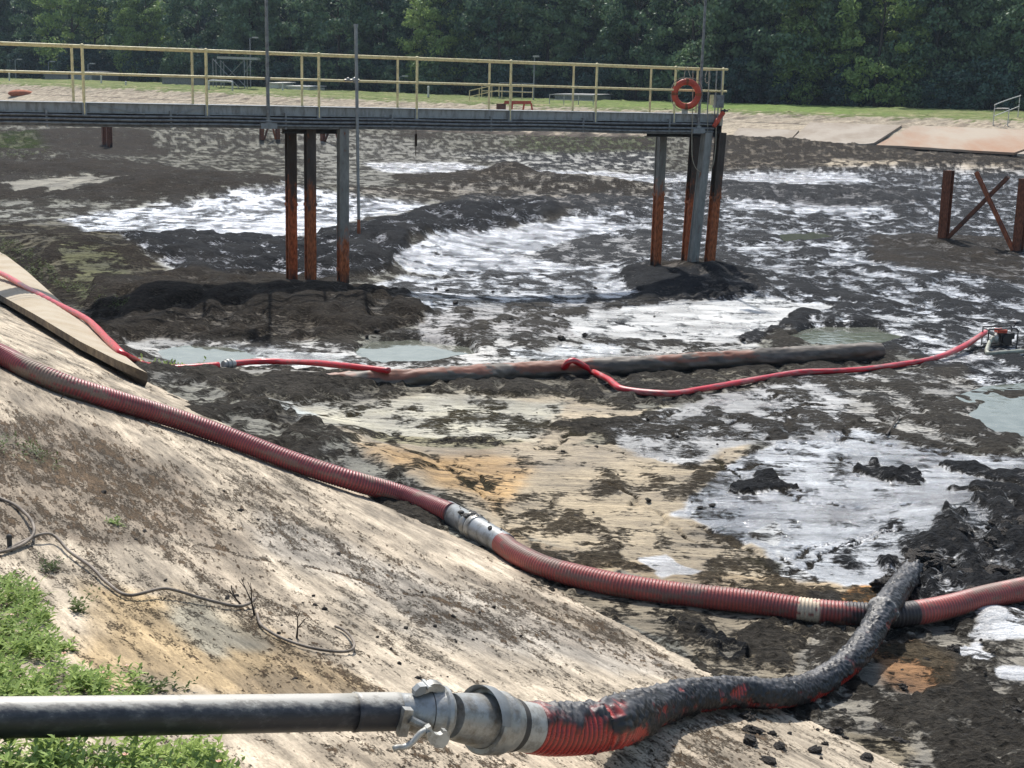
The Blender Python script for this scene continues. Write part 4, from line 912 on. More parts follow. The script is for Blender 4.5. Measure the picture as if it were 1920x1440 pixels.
# grey junction box and tag at the end post
bx = W(WL - .17, -.1, .30)
eb = thing('junction_box', bx - up * .16, 'grey electrical box fixed below the handrail at the walkway end', 'electrical box')
mb = MB(); mb.box(bx, wd_ * .12, wb_ * .06, up * .15); mb.build('box_body', M['galv'], eb)
mb = MB(); mb.box(bx - wb_ * .067, wd_ * .108, wb_ * .006, up * .138); mb.build('box_cover', M['conduit'], eb)
mb = MB(); mb.box(bx - wd_ * .2 + up * .03, wd_ * .045, wb_ * .02, up * .12); mb.build('yellow_tag', M['yellow'], eb)
mb = MB(); mb.cyl(bx - up * .15, bx - up * .42, .016, n=8); mb.build('conduit_stub', M['galv'], eb)
mb = MB(); mb.cyl(bx + wd_ * .06 + up * .15, bx + wd_ * .06 + up * .72, .012, n=8); mb.build('conduit_stub', M['galv'], eb)
rc = W(WL - .16, -.13, -.12)
rk = thing('hand_pump', rc - up * .2, 'small red cylinder with a black grip hanging slanted at the walkway end', 'tool')
dq = wd_ * .13 + up * .17
mb = MB(); mb.lathe(rc - dq, dq, [(0, .0), (0, .05), (.1, .055), (.12, .065), (.2, .065), (.22, .05), (.34, .05), (.36, .06), (.42, .06), (.43, 0)], 12); mb.build('cylinder', M['ring'], rk)
mb = MB(); mb.cyl(rc + dq, rc + dq * 1.35, .035); mb.cyl(rc + dq * 1.2 - wd_ * .1, rc + dq * 1.2 + wd_ * .1, .022); mb.build('grip', M['black'], rk)
# grey pull box half way under the tall pole
def light_pole(x0_, z1, label, lean):
    a0 = wa(x0_, 0); base = W(a0, -.10, -.40)
    root = thing('light_pole', base, label, 'light pole', 'tall light poles on the walkway')
    tp = W(a0 + lean, -.10, z1)
    mb = MB(); mb.cyl(base, tp, .037, .028, 10); mb.build('shaft', M['conduit'], root)
    mb = MB(); mb.box(base - up * .0, wd_ * .17, wb_ * .05, up * .055); mb.box(base + up * .06, wd_ * .06, wb_ * .04, up * .06); mb.build('base_box', M['galv'], root)
    mb = MB(); mb.box(W(a0, -.07, .54), wd_ * .05, wb_ * .03, up * .03); mb.build('clamp', M['galv'], root); mb = MB(); mb.box(W(a0, -.07, -.06), wd_ * .05, wb_ * .03, up * .03); mb.build('clamp', M['galv'], root)
    mb = MB(); mb.cyl(tp, tp + wb_ * .5 + up * .15, .025); mb.box(tp + wb_ * .75 + up * .16, wb_ * .3, wd_ * .12, up * .06); mb.build('lamp_head', M['galv'], root)
light_pole(500, 3.9, 'tall slim grey pole rising from the walkway beside the left piles', -.03)
light_pole(1306, 3.9, 'tall slim grey pole rising beside the orange life ring', .03)
# gauge pipe clamped to the rail and hanging down to the sludge
a0 = wa(667, .0, -.2)
gt, gb = W(a0, -.2, 1.63), W(wa(673, -2., -.2), -.2, -2.62)
gp_ = thing('gauge_pipe', gb, 'long upright metal pipe clamped to the handrail and hanging to the sludge', 'pipe')
mb = MB(); mb.cyl(gt, gb + (gt - gb) * .07, .036, .032, 10); mb.cyl(gt, gt + up * .05, .047, n=10); mb.build('pipe_body', M['galv'], gp_)
mb = MB(); mb.cyl(gb + (gt - gb) * .07, gb, .036, n=10); mb.build('orange_tip', M['rust'], gp_)
mb = MB(); mb.ball(W(a0, -.16, .56), .06, 8); mb.ball(W(a0 - .13, -.1, .57), .04, 8); mb.cyl(W(a0 - .2, -.07, .55), W(a0 + .1, -.14, .56), .022, n=8); mb.build('clamp', M['cast'], gp_)
# hanging chain
ch0 = W(wa(780, -.5, .9), .9, -.42); pc = P(780, 292, .25)
hc = thing('hanging_cable', ch0 - up * 1.9, 'thin dark cable hanging from the walkway with a weight partway down', 'cable')
mb = MB(); mb.cyl(ch0, ch0 - up * .62, .010, n=6); mb.build('cable_line', M['twig'], hc); mb = MB(); mb.cyl(ch0 - up * .14, ch0 - up * .42, .03, n=8); mb.build('weight', M['twig'], hc)
# life ring
lc = W(wa(1281, .4), -.13, .45)
ring = thing('life_ring', lc - up * .37, 'orange red life ring hanging on the yellow handrail', 'life ring')
R1, r1 = .285, .075
ex = wd_ * .93 + wb_ * -.36; ex /= np.linalg.norm(ex); ez = up; ey = np.cross(ez, ex)
def torus(mb, c, ex, ez, R_, r_, t0=0, t1=2 * PI, n=36, k=12, sq=1.0):
    ey = np.cross(ez, ex); V = []
    cl = abs(t1 - t0 - 2 * PI) < 1e-6; ts = np.linspace(t0, t1, n, endpoint=not cl)
    for t in ts:
        d = math.cos(t) * ex + math.sin(t) * ez
        V += [c + d * (R_ + r_ * math.cos(q)) + ey * r_ * sq * math.sin(q) for q in np.linspace(0, 2 * PI, k, endpoint=False)]
    m_ = len(ts); Fc = [(i * k + j, i * k + (j + 1) % k, ((i + 1) % m_) * k + (j + 1) % k, ((i + 1) % m_) * k + j) for i in range(m_ if cl else m_ - 1) for j in range(k)]
    mb.add(V, Fc, True)
mb = MB(); torus(mb, lc, ex, ez, R1, r1, sq=.75); mb.build('ring_body', M['ring'], ring)
for t in (0., PI / 2, PI, 3 * PI / 2):
    mb = MB(); torus(mb, lc, ex, ez, R1, r1 + .004, t - .11, t + .11, 5, 12, .76); mb.build('strap', M['rust'], ring)
rope_('grab_line', [lc + (math.cos(t) * ex + math.sin(t) * ez) * (R1 + r1 + .012 + .03 * abs(math.sin(2 * t))) - ey * .03 for t in np.linspace(0, 2 * PI, 33)], .008, M['rope'], ring)
rope_('hanging_line', [lc + ez * .30 - wb_ * .02 - ex * .1, lc + ez * .62 + wb_ * .05, lc + ez * .30 - wb_ * .02 + ex * .1], .01, M['rope'], ring)
mb = MB(); mb.box(lc - ez * .40 + ex * -.02, ex * .07, ey * .02, ez * .06); mb.build('holder', M['lever'], ring)

# ---------------------------------------------------------------- rusty bents left in the basin
def bent(pa, pb, h, label, r=.11, xb=True, tops=None):
    c = (pa + pb) / 2; root = thing('pile_bent', (c[0], c[1], min(pa[2], pb[2])), label, 'piles', 'old rusty pile bents in the basin')
    sd_ = (pb - pa); L = np.linalg.norm(sd_[:2]); sd_ = sd_ / L
    for p in (pa, pb):
        mb = MB(); mb.ibeam(p - up * .4, p + up * h, r * 2, r * 2, r * .22, sd_); mb.box(p + up * (h / 2 - .2), sd_ * r * .5, np.cross(sd_, up) * r * .6, up * (h / 2 + .2)); mb.build('pile', M['pile_old'], root)
    if xb:
        mb = MB(); q0 = pa + up * .05 + sd_ * .1; q1 = pa + sd_ * L * .78 + up * h * 1.0; o_ = np.cross(sd_, up)
        mb.ibeam(q0 - o_ * .05, q1 - o_ * .05, .13, .1, .03, up); mb.build('brace', M['rust_dark'], root)
        mb = MB(); q0 = pb + up * .0 - sd_ * .1; q1 = pb - sd_ * L * .86 + sd_ * L * .24 + up * h * 1.02
        mb.ibeam(q0 + o_ * .08, q1 + o_ * .08, .13, .1, .03, up); mb.build('brace', M['rust'], root)
    return root
pa = hit(1768, 450, 0); pb = hit(1908, 470, 0)
bent(pa, pb, 2.05, 'pair of rusty steel piles with crossed braces standing in mud at the right', .125)
pa = hit(197, 272, 0); pb = hit(204, 276, 0); bent(pa, pb + np.array([.05, 0, 0]), 2.6, 'two close rusty piles without braces behind the left end of the walkway', .17, False)
pa = hit(491, 272, 0); pb = hit(521, 272, 0); bent(pa, pb, 2.6, 'small far pair of rusty piles with thin braces left of the dark walkway piles', .13)
pa = hit(605, 270, 0); pb = hit(640, 272, 0); bent(pa, pb, 2.6, 'small far braced piles seen between the walkway piles', .13)

# ---------------------------------------------------------------- hoses
def mix(a, b, k): return np.asarray(a) * (1 - k[..., None]) + np.asarray(b) * k[..., None]
def ribbed(name, path, R_, pitch, c_rib, c_groove, dirt_fn, parent, n=28, amp=.0075):
    def rf(U, T):
        ph = (U / pitch) % 1.
        return R_ - amp * (0.5 + .5 * np.cos(ph * 2 * PI)) ** 1.5
    def cf(U, T):
        ph = (U / pitch) % 1.
        g = (0.5 + .5 * np.cos(ph * 2 * PI)) ** 1.2
        c = mix(c_rib, c_groove, g)
        nz = fbm(U * 2.2, T * 1.2, 501, 4, .6); c = c * (1 + .28 * nz)[..., None]
        wet = np.full(U.shape, .55)
        dc, dk, dw = dirt_fn(U, T)
        c = c * (1 - dk[..., None]) + dc * dk[..., None]
        return np.clip(c, .004, .8), wet * (1 - dk) + dw * dk
    return tube(name, path, pitch / 5, rf, cf, M['hose'], parent, n)
def dirt_a(U, T):
    n = fbm(U * 1.6, np.cos(T) * 1.6, 511, 5, .65)
    dk = sst(.84, .97, uni(n)) * .6 + .8 * sst(.8, .4, np.abs(U - UA)) * sst(.42, .62, uni(n))
    return np.array((.22, .17, .12)), np.clip(dk, 0, .9), .1
RIB = (.125, .045, .045); GRV = (.38, .065, .065)
rA = .098
cpts = [(-560, 470), (-400, 518), (-260, 560), (-130, 608), (-60, 640), (0, 664), (60, 695), (130, 724), (220, 752), (320, 782), (430, 820), (540, 862), (650, 898), (760, 930), (845, 962)]
hA = thing('ribbed_hose', hit(400, 810, 0), 'thick dark red ribbed hose lying down the concrete slope to a grey joint', 'hose', 'red ribbed suction hoses')
pathA = [hit(x, y, rA + (.03 if x > 600 else .01)) for x, y in cpts]
sA, uA = spline(pathA, .05); UA = float(np.interp(125, proj(sA[:, 0], sA[:, 1], sA[:, 2])[0], uA))
ribbed('hose_body', pathA, rA, .028, RIB, GRV, dirt_a, hA)
# grey joint between the two hoses
jd0 = hit(840, 960, rA + .01); jd1 = hit(945, 1020, rA + .01); jd = jd1 - jd0; JL = np.linalg.norm(jd); jn = jd / JL
jt = thing('hose_coupling', jd0 + jd / 2 - up * .1, 'grey metal coupling with mud splashes joining the two red ribbed hoses', 'coupling')
mb = MB(); mb.lathe(jd0 - jn * .03, jn, [(0, .0), (0, .102), (.02, .106), (JL * .40, .106), (JL * .41, .112), (JL * .44, .112)], 28); mb.build('upper_cuff', M['lam'], jt)
mb = MB(); mb.lathe(jd0 + jn * JL * .40, jn, [(0, .108), (.0, .118), (.02, .124), (.05, .122), (.07, .108), (.085, .108), (.09, .120), (.12, .124), (.15, .118), (.16, .105)], 28); mb.build('locking_ring', M['cast'], jt)
mb = MB(); mb.lathe(jd0 + jn * (JL * .40 + .07), jn, [(0, .107), (.0, .113), (.018, .113), (.018, .107)], 28); mb.build('seal', M['cast_dark'], jt)
mb = MB(); mb.lathe(jd0 + jn * (JL * .40 + .15), jn, [(0, .108), (.02, .108), (JL * .6 - .15, .104), (JL * .6 - .12, .102), (JL * .6 - .12, 0)], 28); mb.build('lower_cuff', M['lam'], jt)
mb = MB()
for i in range(18):
    q = jd0 + jn * (JL * .3 + rng.uniform(0, .24)) ; t = rng.uniform(-.7, .5); a_ = np.cross(jn, up); a_ /= np.linalg.norm(a_); b_2 = np.cross(a_, jn)
    mb = MB(); mb.ball(q + .115 * (math.cos(t) * b_2 - math.sin(t) * a_), rng.uniform(.012, .034), 6, (1, 1, .6)); mb.build('mud_splash', M['cast_dark'], jt)
for (l, t, r_) in ((.82, -.35, .022), (.84, -.45, .02), (.7, .2, .012), (.2, .1, .01), (.25, -.1, .008), (.93, .1, .012)):
    q = jd0 + jn * JL * l; mb = MB(); mb.ball(q + .103 * (math.cos(t) * b_2 - math.sin(t) * a_), r_, 6); mb.build('mud_splash', M['cast_dark'], jt)
pBx = None
hB = thing('ribbed_hose', hit(1300, 1110, 0), 'red ribbed hose running over the mud from the grey joint to beneath the muddy hose', 'hose', 'red ribbed suction hoses')
pB = [hit(x, y, rA + l) for x, y, l in ((940, 1018, .01), (980, 1045, .01), (1040, 1070, 0), (1110, 1086, 0), (1200, 1104, 0), (1300, 1117, 0), (1400, 1127, -.01), (1500, 1142, -.02), (1570, 1150, -.03), (1640, 1152, -.05), (1700, 1152, -.04), (1760, 1142, -.02), (1830, 1124, 0), (1920, 1104, 0), (2020, 1084, 0), (2150, 1055, 0), (2350, 1012, 0), (2600, 965, 0))]
pB = list(settle(spline(pB, .1)[0], rA, 0., 13)[::3])
sB, uB = spline(pB, .05); xB = proj(sB[:, 0], sB[:, 1], sB[:, 2])[0]
UB = lambda x: float(np.interp(x, xB, uB))
def dirt_b(U, T):
    n = fbm(U * 1.8, np.cos(T) * 1.6 + 9, 521, 5, .65); n2 = fbm(U * 5, T * 2, 523, 4, .6)
    dk = sst(.74, .9, uni(n)) * .7
    L_ = U
    pale = sst(UB(1494), UB(1498), L_) * sst(UB(1540), UB(1534), L_) * (uni(n2) > .25)
    mudk = sst(UB(1575), UB(1605), L_ + .15 * n2) * sst(UB(1722), UB(1712), L_)
    c = np.zeros(U.shape + (3,)); c[:] = (.16, .12, .09); c[pale > .3] = (.62, .52, .36); c[mudk > .3] = (.035, .035, .035)
    return c, np.clip(np.maximum(np.maximum(dk, pale * .85), mudk), 0, .97), .25
ribbed('hose_body', pB, rA, .028, (.19, .06, .052), (.40, .08, .065), dirt_b, hB)
# smooth red hose
rS = .050
def smooth_hose(pts, label, mat, colfn, r=rS, fixed=()):
    P3 = [P(x, y, l) if i in fixed else hit(x, y, l) for i, (x, y, l) in enumerate(pts)]
    k = len(fixed); tail = [q for q in P3[k:]]
    if len(tail) > 2:
        low = [i for i, q in enumerate(pts[k:]) if q[2] < .14]
        sp = spline(tail, .1)[0]; se = settle(sp, r); lf = np.interp(np.linspace(0, 1, len(se)), np.linspace(0, 1, len(tail)), [max(q[2] - .06, 0) for q in pts[k:]])
        P3 = P3[:k] + [q + up * l for q, l in zip(se[::2], lf[::2])]
    root = thing('red_hose', P3[len(P3) // 2], label, 'hose', 'smooth red hoses')
    return root, tube('hose_body', P3, .05, lambda U, T: r * (1 + .05 * np.sin(U * 3.1)) * (1 - .12 * np.cos(2 * T)), colfn, mat, root, 16), P3
def cred(seed, amt):
    def f(U, T):
        n = fbm(U * .9, np.cos(T) * 1.2, seed, 5, .65); c = np.zeros(U.shape + (3,)); c[:] = (.50, .014, .024)
        k = sst(1 - amt, 1 - amt + .25, uni(n)) * .6 * (np.cos(T) > -.6); k2 = sst(.86, .93, uni(fbm(U * 6, T * 2, seed + 1, 3))) * .7
        c = mix(c, (.42, .30, .25), k) if False else c * (1 - k[..., None]) + np.array((.40, .25, .22)) * k[..., None]
        c = c * (1 - k2[..., None]) + np.array((.08, .07, .06)) * k2[..., None]
        return c, .75 - .5 * k
    return f
smooth_hose([(-300, 425, .80), (-160, 462, .76), (-80, 480, .74), (0, 512, .72), (50, 540, .73), (110, 571, .68), (160, 597, .68), (178, 612, .71), (205, 640, .84), (230, 663, .90), (255, 682, .10), (290, 686, .06), (330, 690, .06), (380, 688, .07), (422, 686, .08)],
            'bright red smooth hose draped over the raised slab and down to the mud', M['hose'], cred(601, .12), fixed=range(10))
rt_, _, p3 = smooth_hose([(428, 685, .08), (470, 681, .08), (520, 680, .08), (590, 688, .1), (650, 696, .12), (700, 702, .14), (746, 707, .14)],
            'short red smooth hose ending against the rusty half buried pipe', M['hose'], cred(611, .12))
cc = p3[0]; mb = MB(); dv_ = p3[1] - p3[0]; dv_ /= np.linalg.norm(dv_)
hcup = thing('hose_coupling', cc - up * .06, 'small silver coupling between the two smooth red hoses by the puddle', 'coupling')
mb.lathe(cc - dv_ * .1, dv_, [(0, 0), (0, .058), (.05, .06), (.055, .075), (.1, .078), (.105, .062), (.13, .062), (.135, .078), (.17, .076), (.175, .06), (.22, .058), (.22, 0)], 16); mb.build('coupling_body', M['lever'], hcup)
smooth_hose([(1058, 690, .30), (1068, 677, .43), (1080, 678, .41), (1112, 697, .22), (1140, 716, .1), (1160, 729, .07), (1176, 733, .06), (1220, 737, .06), (1262, 738, .06), (1300, 732, .06), (1360, 722, .06), (1430, 709, .06), (1500, 698, .06), (1560, 696, .06), (1620, 692, .06), (1690, 683, .06), (1750, 673, .08), (1800, 659, .14), (1848, 640, .24)],
            'long dusty red smooth hose from the old pipe across the mud to the pump', M['hose'], cred(621, .42), fixed=range(4))
# old half buried pipe
def oldc(U, T):
    n = fbm(U * .8, np.cos(T) * 2 + T, 631, 5, .65); n2 = fbm(U * 3, T * 2.2, 633, 4, .6)
    c = np.zeros(U.shape + (3,)); c[:] = (.10, .083, .063); c = c * (1 + .6 * n2)[..., None]
    k = sst(.5, .66, uni(n)) * sst(8.9, 7.5, U) * sst(-.5, .4, np.cos(T)); c = c * (1 - k[..., None]) + np.array((.20, .075, .04)) * k[..., None]
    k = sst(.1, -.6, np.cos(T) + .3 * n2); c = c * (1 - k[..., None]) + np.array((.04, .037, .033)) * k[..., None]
    return np.clip(c, .01, .6), .15
po = [(560, 726, -.1), (640, 718, -.06), (740, 713, .02), (860, 706, .06), (960, 699, .06), (1060, 693, .08), (1180, 687, .1), (1300, 679, .11), (1420, 672, .12), (1540, 665, .12), (1650, 659, .12)]
P3 = [hit(x, y, l) for x, y, l in po]
op = thing('old_pipe', P3[5] - up * .2, 'large mud crusted pipe half buried across the basin floor', 'pipe')
tube('pipe_body', P3, .04, lambda U, T: .150 + .022 * fbm(U * 2.2, np.cos(T) * 1.5 + 2 * np.sin(T), 641, 4) + .012 * np.clip(fbm(U * 9, T * 3, 643, 3), 0, 1), oldc, M['hose'], op, 40)
# pump
pc = hit(1872, 650, 0)
PS = .8
pmp = thing('water_pump', pc, 'small black engine pump with red tank in a tube frame standing in the mud', 'pump')
X_, Y_ = np.array([1, 0, 0.]), np.array([0, 1., 0])
mb = MB()
for sy in (-.2, .2):
    a_ = pc + Y_ * sy
    for q0, q1 in (((-.32, .0), (-.32, .42)), ((-.32, .42), (.30, .46)), ((.30, .46), (.34, .40)), ((.34, .40), (.34, .0)), ((-.32, .03), (.34, .03))): mb.cyl(a_ + X_ * q0[0] + up * q0[1], a_ + X_ * q1[0] + up * q1[1], .016, n=8)
for x_, z_ in ((-.32, .4), (.34, .38), (-.32, .05), (.34, .05)): mb.cyl(pc + X_ * x_ - Y_ * .2 + up * z_, pc + X_ * x_ + Y_ * .2 + up * z_, .014, n=8)
mb.build('frame', M['black'], pmp)
mb = MB(); mb.box(pc + X_ * .12 + up * .2, X_ * .13, Y_ * .13, up * .13); mb.cyl(pc + X_ * .12 - Y_ * .13 + up * .2, pc + X_ * .12 - Y_ * .19 + up * .2, .1, n=16); mb.box(pc + X_ * .27 + up * .27, X_ * .04, Y_ * .1, up * .07); mb.build('engine', M['black'], pmp)
mb = MB(); mb.box(pc + X_ * .02 + up * .37, X_ * .11, Y_ * .12, up * .035); mb.ball(pc + X_ * .02 + up * .41, .03, 6); mb.build('fuel_tank', M['ring'], pmp)
mb = MB(); mb.lathe(pc - X_ * .1 - X_ * .06 + up * .19 - Y_ * .01, X_, [(0, 0), (0, .06), (.02, .12), (.09, .13), (.12, .1), (.14, 0)], 16); mb.cyl(pc - X_ * .1 + up * .28, pc - X_ * .26 + up * .34, .045, n=10); mb.build('pump_housing', M['lever'], pmp)
mb = MB(); mb.ball(pc + X_ * .36 + up * .56, .07, 8, (1, .6, .5)); mb.cyl(pc + X_ * .3 + up * .46, pc + X_ * .36 + up * .56, .014, n=6); mb.build('air_cap', M['black'], pmp)
sp_ = [(1843, 648, .10), (1838, 656, .05), (1852, 662, .04), (1880, 661, .04), (1920, 658, .04), (1980, 654, .04), (2060, 650, .04)]
ih = [hit(x, y, l) for x, y, l in sp_]; ih = [pc + np.array([-.16, -.13, .19]), pc + np.array([-.28, -.3, .1])] + ih[2:]
pmp.scale = (PS, PS, PS)
s2 = thing('intake_hose', ih[2], 'pale grey green hose looping from the pump towards the right edge', 'hose')
tube('hose_body', ih, .03, lambda U, T: np.full(U.shape, .038), None, pm('pale_hose', (.33, .34, .27), .5, 0, (.2, .2, .16), 8), s2, 12)

# ---------------------------------------------------------------- near pipe, coupling, muddy hose
def R3(x, y, depth): 
    d = ray(x, y); return EYE + d / F * depth
pL, pR = R3(-220, 1349, 5.05), R3(746, 1334, 5.95)
ax_ = (pR - pL); PL_ = np.linalg.norm(ax_); ax_ /= PL_
rp = .0785
m_, t_, b_ = new_mat('weathered_pipe'); M['steelpipe'] = m_
tc_ = nd(t_, 'ShaderNodeTexCoord'); mp_ = nd(t_, 'ShaderNodeMapping'); mp_.inputs['Scale'].default_value = (.35, 1, 1)
n_ = nd(t_, 'ShaderNodeTexNoise'); n_.inputs['Scale'].default_value = 26; n_.inputs['Detail'].default_value = 7; n_.inputs['Roughness'].default_value = .7
g_ = nd(t_, 'ShaderNodeNewGeometry'); sx_ = nd(t_, 'ShaderNodeSeparateXYZ'); t_.links.new(tc_.outputs['Object'], sx_.inputs[0])
t_.links.new(tc_.outputs['Object'], mp_.inputs[0]); t_.links.new(mp_.outputs[0], n_.inputs['Vector'])
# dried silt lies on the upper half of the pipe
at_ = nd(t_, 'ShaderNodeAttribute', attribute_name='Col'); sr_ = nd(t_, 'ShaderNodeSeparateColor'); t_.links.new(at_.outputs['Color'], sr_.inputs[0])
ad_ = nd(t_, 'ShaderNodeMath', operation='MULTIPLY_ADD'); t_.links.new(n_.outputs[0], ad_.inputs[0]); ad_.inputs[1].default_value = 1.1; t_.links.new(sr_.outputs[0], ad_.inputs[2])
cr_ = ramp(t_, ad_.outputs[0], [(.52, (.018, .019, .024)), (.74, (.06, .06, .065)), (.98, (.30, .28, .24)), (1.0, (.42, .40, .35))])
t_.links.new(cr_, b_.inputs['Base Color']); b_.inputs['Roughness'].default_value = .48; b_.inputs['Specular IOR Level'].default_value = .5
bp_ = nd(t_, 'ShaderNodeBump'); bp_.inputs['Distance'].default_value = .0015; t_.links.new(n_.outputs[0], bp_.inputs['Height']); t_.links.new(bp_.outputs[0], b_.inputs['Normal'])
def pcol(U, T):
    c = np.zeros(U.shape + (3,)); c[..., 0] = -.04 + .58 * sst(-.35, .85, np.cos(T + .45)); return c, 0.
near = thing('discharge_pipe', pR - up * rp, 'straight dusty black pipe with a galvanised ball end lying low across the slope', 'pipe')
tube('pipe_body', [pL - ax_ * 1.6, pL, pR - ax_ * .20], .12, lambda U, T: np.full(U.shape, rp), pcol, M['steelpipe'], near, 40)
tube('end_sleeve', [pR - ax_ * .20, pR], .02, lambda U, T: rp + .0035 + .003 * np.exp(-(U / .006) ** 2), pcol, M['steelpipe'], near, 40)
q0 = R3(746, 1334, 5.95); q1 = R3(842, 1341, 6.06); ad = (q1 - q0); AL = np.linalg.norm(ad); ad /= AL
mb = MB(); rS_ = rp
mb.lathe(q0 - ad * .01, ad, [(0, 0), (0, rS_ + .002), (AL * .32, rS_ + .002), (AL * .40, rS_ + .008), (AL * .55, rS_ * 1.28), (AL * .68, rS_ * 1.42), (AL * .80, rS_ * 1.46), (AL * .83, rS_ * 1.60), (AL * .9, rS_ * 1.60), (AL * .92, rS_ * 1.40), (AL * 1.0, rS_ * 1.25), (AL * 1.0, 0)], 40)
mb.build('bell_end', M['cast'], near)
mb = MB(); mb.lathe(q0 + ad * AL * .535, ad, [(0, rS_ * 1.25), (.0, rS_ * 1.33), (.004, rS_ * 1.33), (.004, rS_ * 1.25)], 40); mb.build('seam', M['cast_dark'], near)
sa = np.cross(ad, up); sa /= np.linalg.norm(sa); sb = np.cross(sa, ad)          # sa: away from or towards the viewer, sb: up
if sa @ (EYE - q0) < 0: sa = -sa
# upper latch
def blade(mb, pts2, o, e1, e2, e3, th, k_=1.): mb.prism([o + e1 * a * k_ + e2 * b * k_ - e3 * th / 2 for a, b in pts2], e3 * th)
lo = q0 + ad * AL * .42 + sb * rS_ * 1.36
mb = MB(); blade(mb, [(-.05, -.02), (-.055, .012), (-.03, .034), (.0, .04), (.03, .055), (.07, .055), (.105, .04), (.115, .01), (.09, -.01), (.07, .0), (.02, .005), (-.01, -.012)], lo, ad, sb, sa, .05, .72)
mb.cyl(lo + sb * .022 + sa * -.04, lo + sb * .022 + sa * .045, .012, n=10); mb.build('upper_latch', M['cast'], near)
mb = MB(); blade(mb, [(-.072, -.028), (-.078, .0), (-.055, .03), (-.02, .036), (-.012, .0), (-.04, -.02)], lo + sa * .012 - ad * .0, ad, sb, sa, .04, .78); mb.build('latch_pad', M['galv'], near)
# lever below with its hook
lo = R3(800, 1376, 5.82)
mb = MB(); blade(mb, [(-.012, .03), (.0, -.012), (.02, -.036), (.05, -.052), (.08, -.054), (.1, -.035), (.105, -.01), (.097, .012), (.083, .024), (.066, .025), (.068, .012), (.055, .004), (.035, .006), (.018, .02), (.004, .042)], lo, ad, sb, sa, .03); mb.build('hook', M['lever'], near)
mb = MB(); hp = [lo + ad * -.005 + sb * .018, lo - ad * .03 + sb * .0, lo - ad * .055 - sb * .04, lo - ad * .085 - sb * .062, lo - ad * .12 - sb * .068, lo - ad * .135 - sb * .076]
tube('handle', hp, .01, lambda U, T: .0135 - .02 * U * .2 + 0 * T, None, M['lever'], near, 10)
mb = MB(); mb.cyl(lo + sb * .01 - sa * .03, lo + sb * .01 + sa * .025, .011, n=10); mb.cyl(lo + ad * .03 - sb * .0 - sa * .06, lo - ad * .06 + sb * .03 - sa * .07, .018, n=8)
mb.box(lo - ad * .07 + sb * .01 - sa * .09, ad * .02, sa * .02, sb * .06); mb.build('pivot', M['cast'], near)

# muddy hose with its socket
rM = .120
mh_px = [(992, 1364, 6.42), (1040, 1370, 6.55), (1110, 1366, 6.75), (1160, 1354, 6.95)]
path = [R3(*mh_px[0]), R3(*mh_px[1]), R3(*mh_px[2]), R3(*mh_px[3])] + [hit(x, y, rM + l) if abs(l) < 1 else P(x, y, l - 10) for x, y, l in ((1225, 1328, -.0), (1300, 1306, 0), (1380, 1298, 0), (1450, 1302, .0), (1510, 1292, .0), (1560, 1266, .0), (1600, 1232, .03), (1632, 1190, .06), (1656, 1145, 10.66), (1682, 1108, 10.57), (1704, 1080, 10.44), (1726, 1058, 10.27), (1748, 1040, 10.05))]
# keep the start off the slope
for i in range(4):
    g = float(smooth_ground(path[i][0], path[i][1])[0]); path[i][2] = max(path[i][2], g + rM)
mh = thing('muddy_hose', path[6] - up * rM, 'thick ribbed red hose caked in wet black mud snaking from the near coupling', 'hose')
pth, uu_ = spline(path, .006); HL = uu_[-1]
xM = proj(pth[:, 0], pth[:, 1], pth[:, 2])[0]
UM = lambda x: float(np.interp(x, xM, uu_))
def mudfield(U, T):
    n = fbm(U * 2.4, np.cos(T) * .9 + 3 * 0, 701, 4, .6) + .55 * fbm(U * 7, np.sin(T) * 2 + np.cos(T), 703, 4, .65)
    k = .95 * sst(.1, .9, U) + .42 * np.cos(T + .5) - .12
    rim = sst(HL * .55, HL * .7, U) * .2
    return sst(.05, .5, k + .62 * n + .10 * sst(1.4, 2.4, U) - .15 + .9 * sst(UM(1660), UM(1700), U))
def rfm(U, T):
    ph = (U / .034) % 1.; k = mudfield(U, T)
    rib = rM - .011 * (0.5 + .5 * np.cos(ph * 2 * PI)) ** 1.3
    lump = rM + .003 + .015 * np.abs(fbm(U * 9, T * 1.6, 711, 4, .65)) + .011 * fbm(U * 30, T * 5, 713, 3, .7) + .012 * np.clip(fbm(U * 2.2, T * .8, 717, 3), 0, 1)
    joint = .02 * np.exp(-((U - HL * .585) / .05) ** 2)
    cr = sst(UM(1670), UM(1760), U)      # the far end is lost in heaped mud
    heap = cr * (.05 * fbm(U * 4, T * 1.1, 731, 4, .6) + .03 * np.abs(fbm(U * 8, T * 1.5, 733, 2, .5)) + .02 - .05 * np.abs(np.cos(T)))
    return (rib * (1 - k) + lump * k) * (1 - .25 * sst(.9, 3.2, U)) + joint + heap
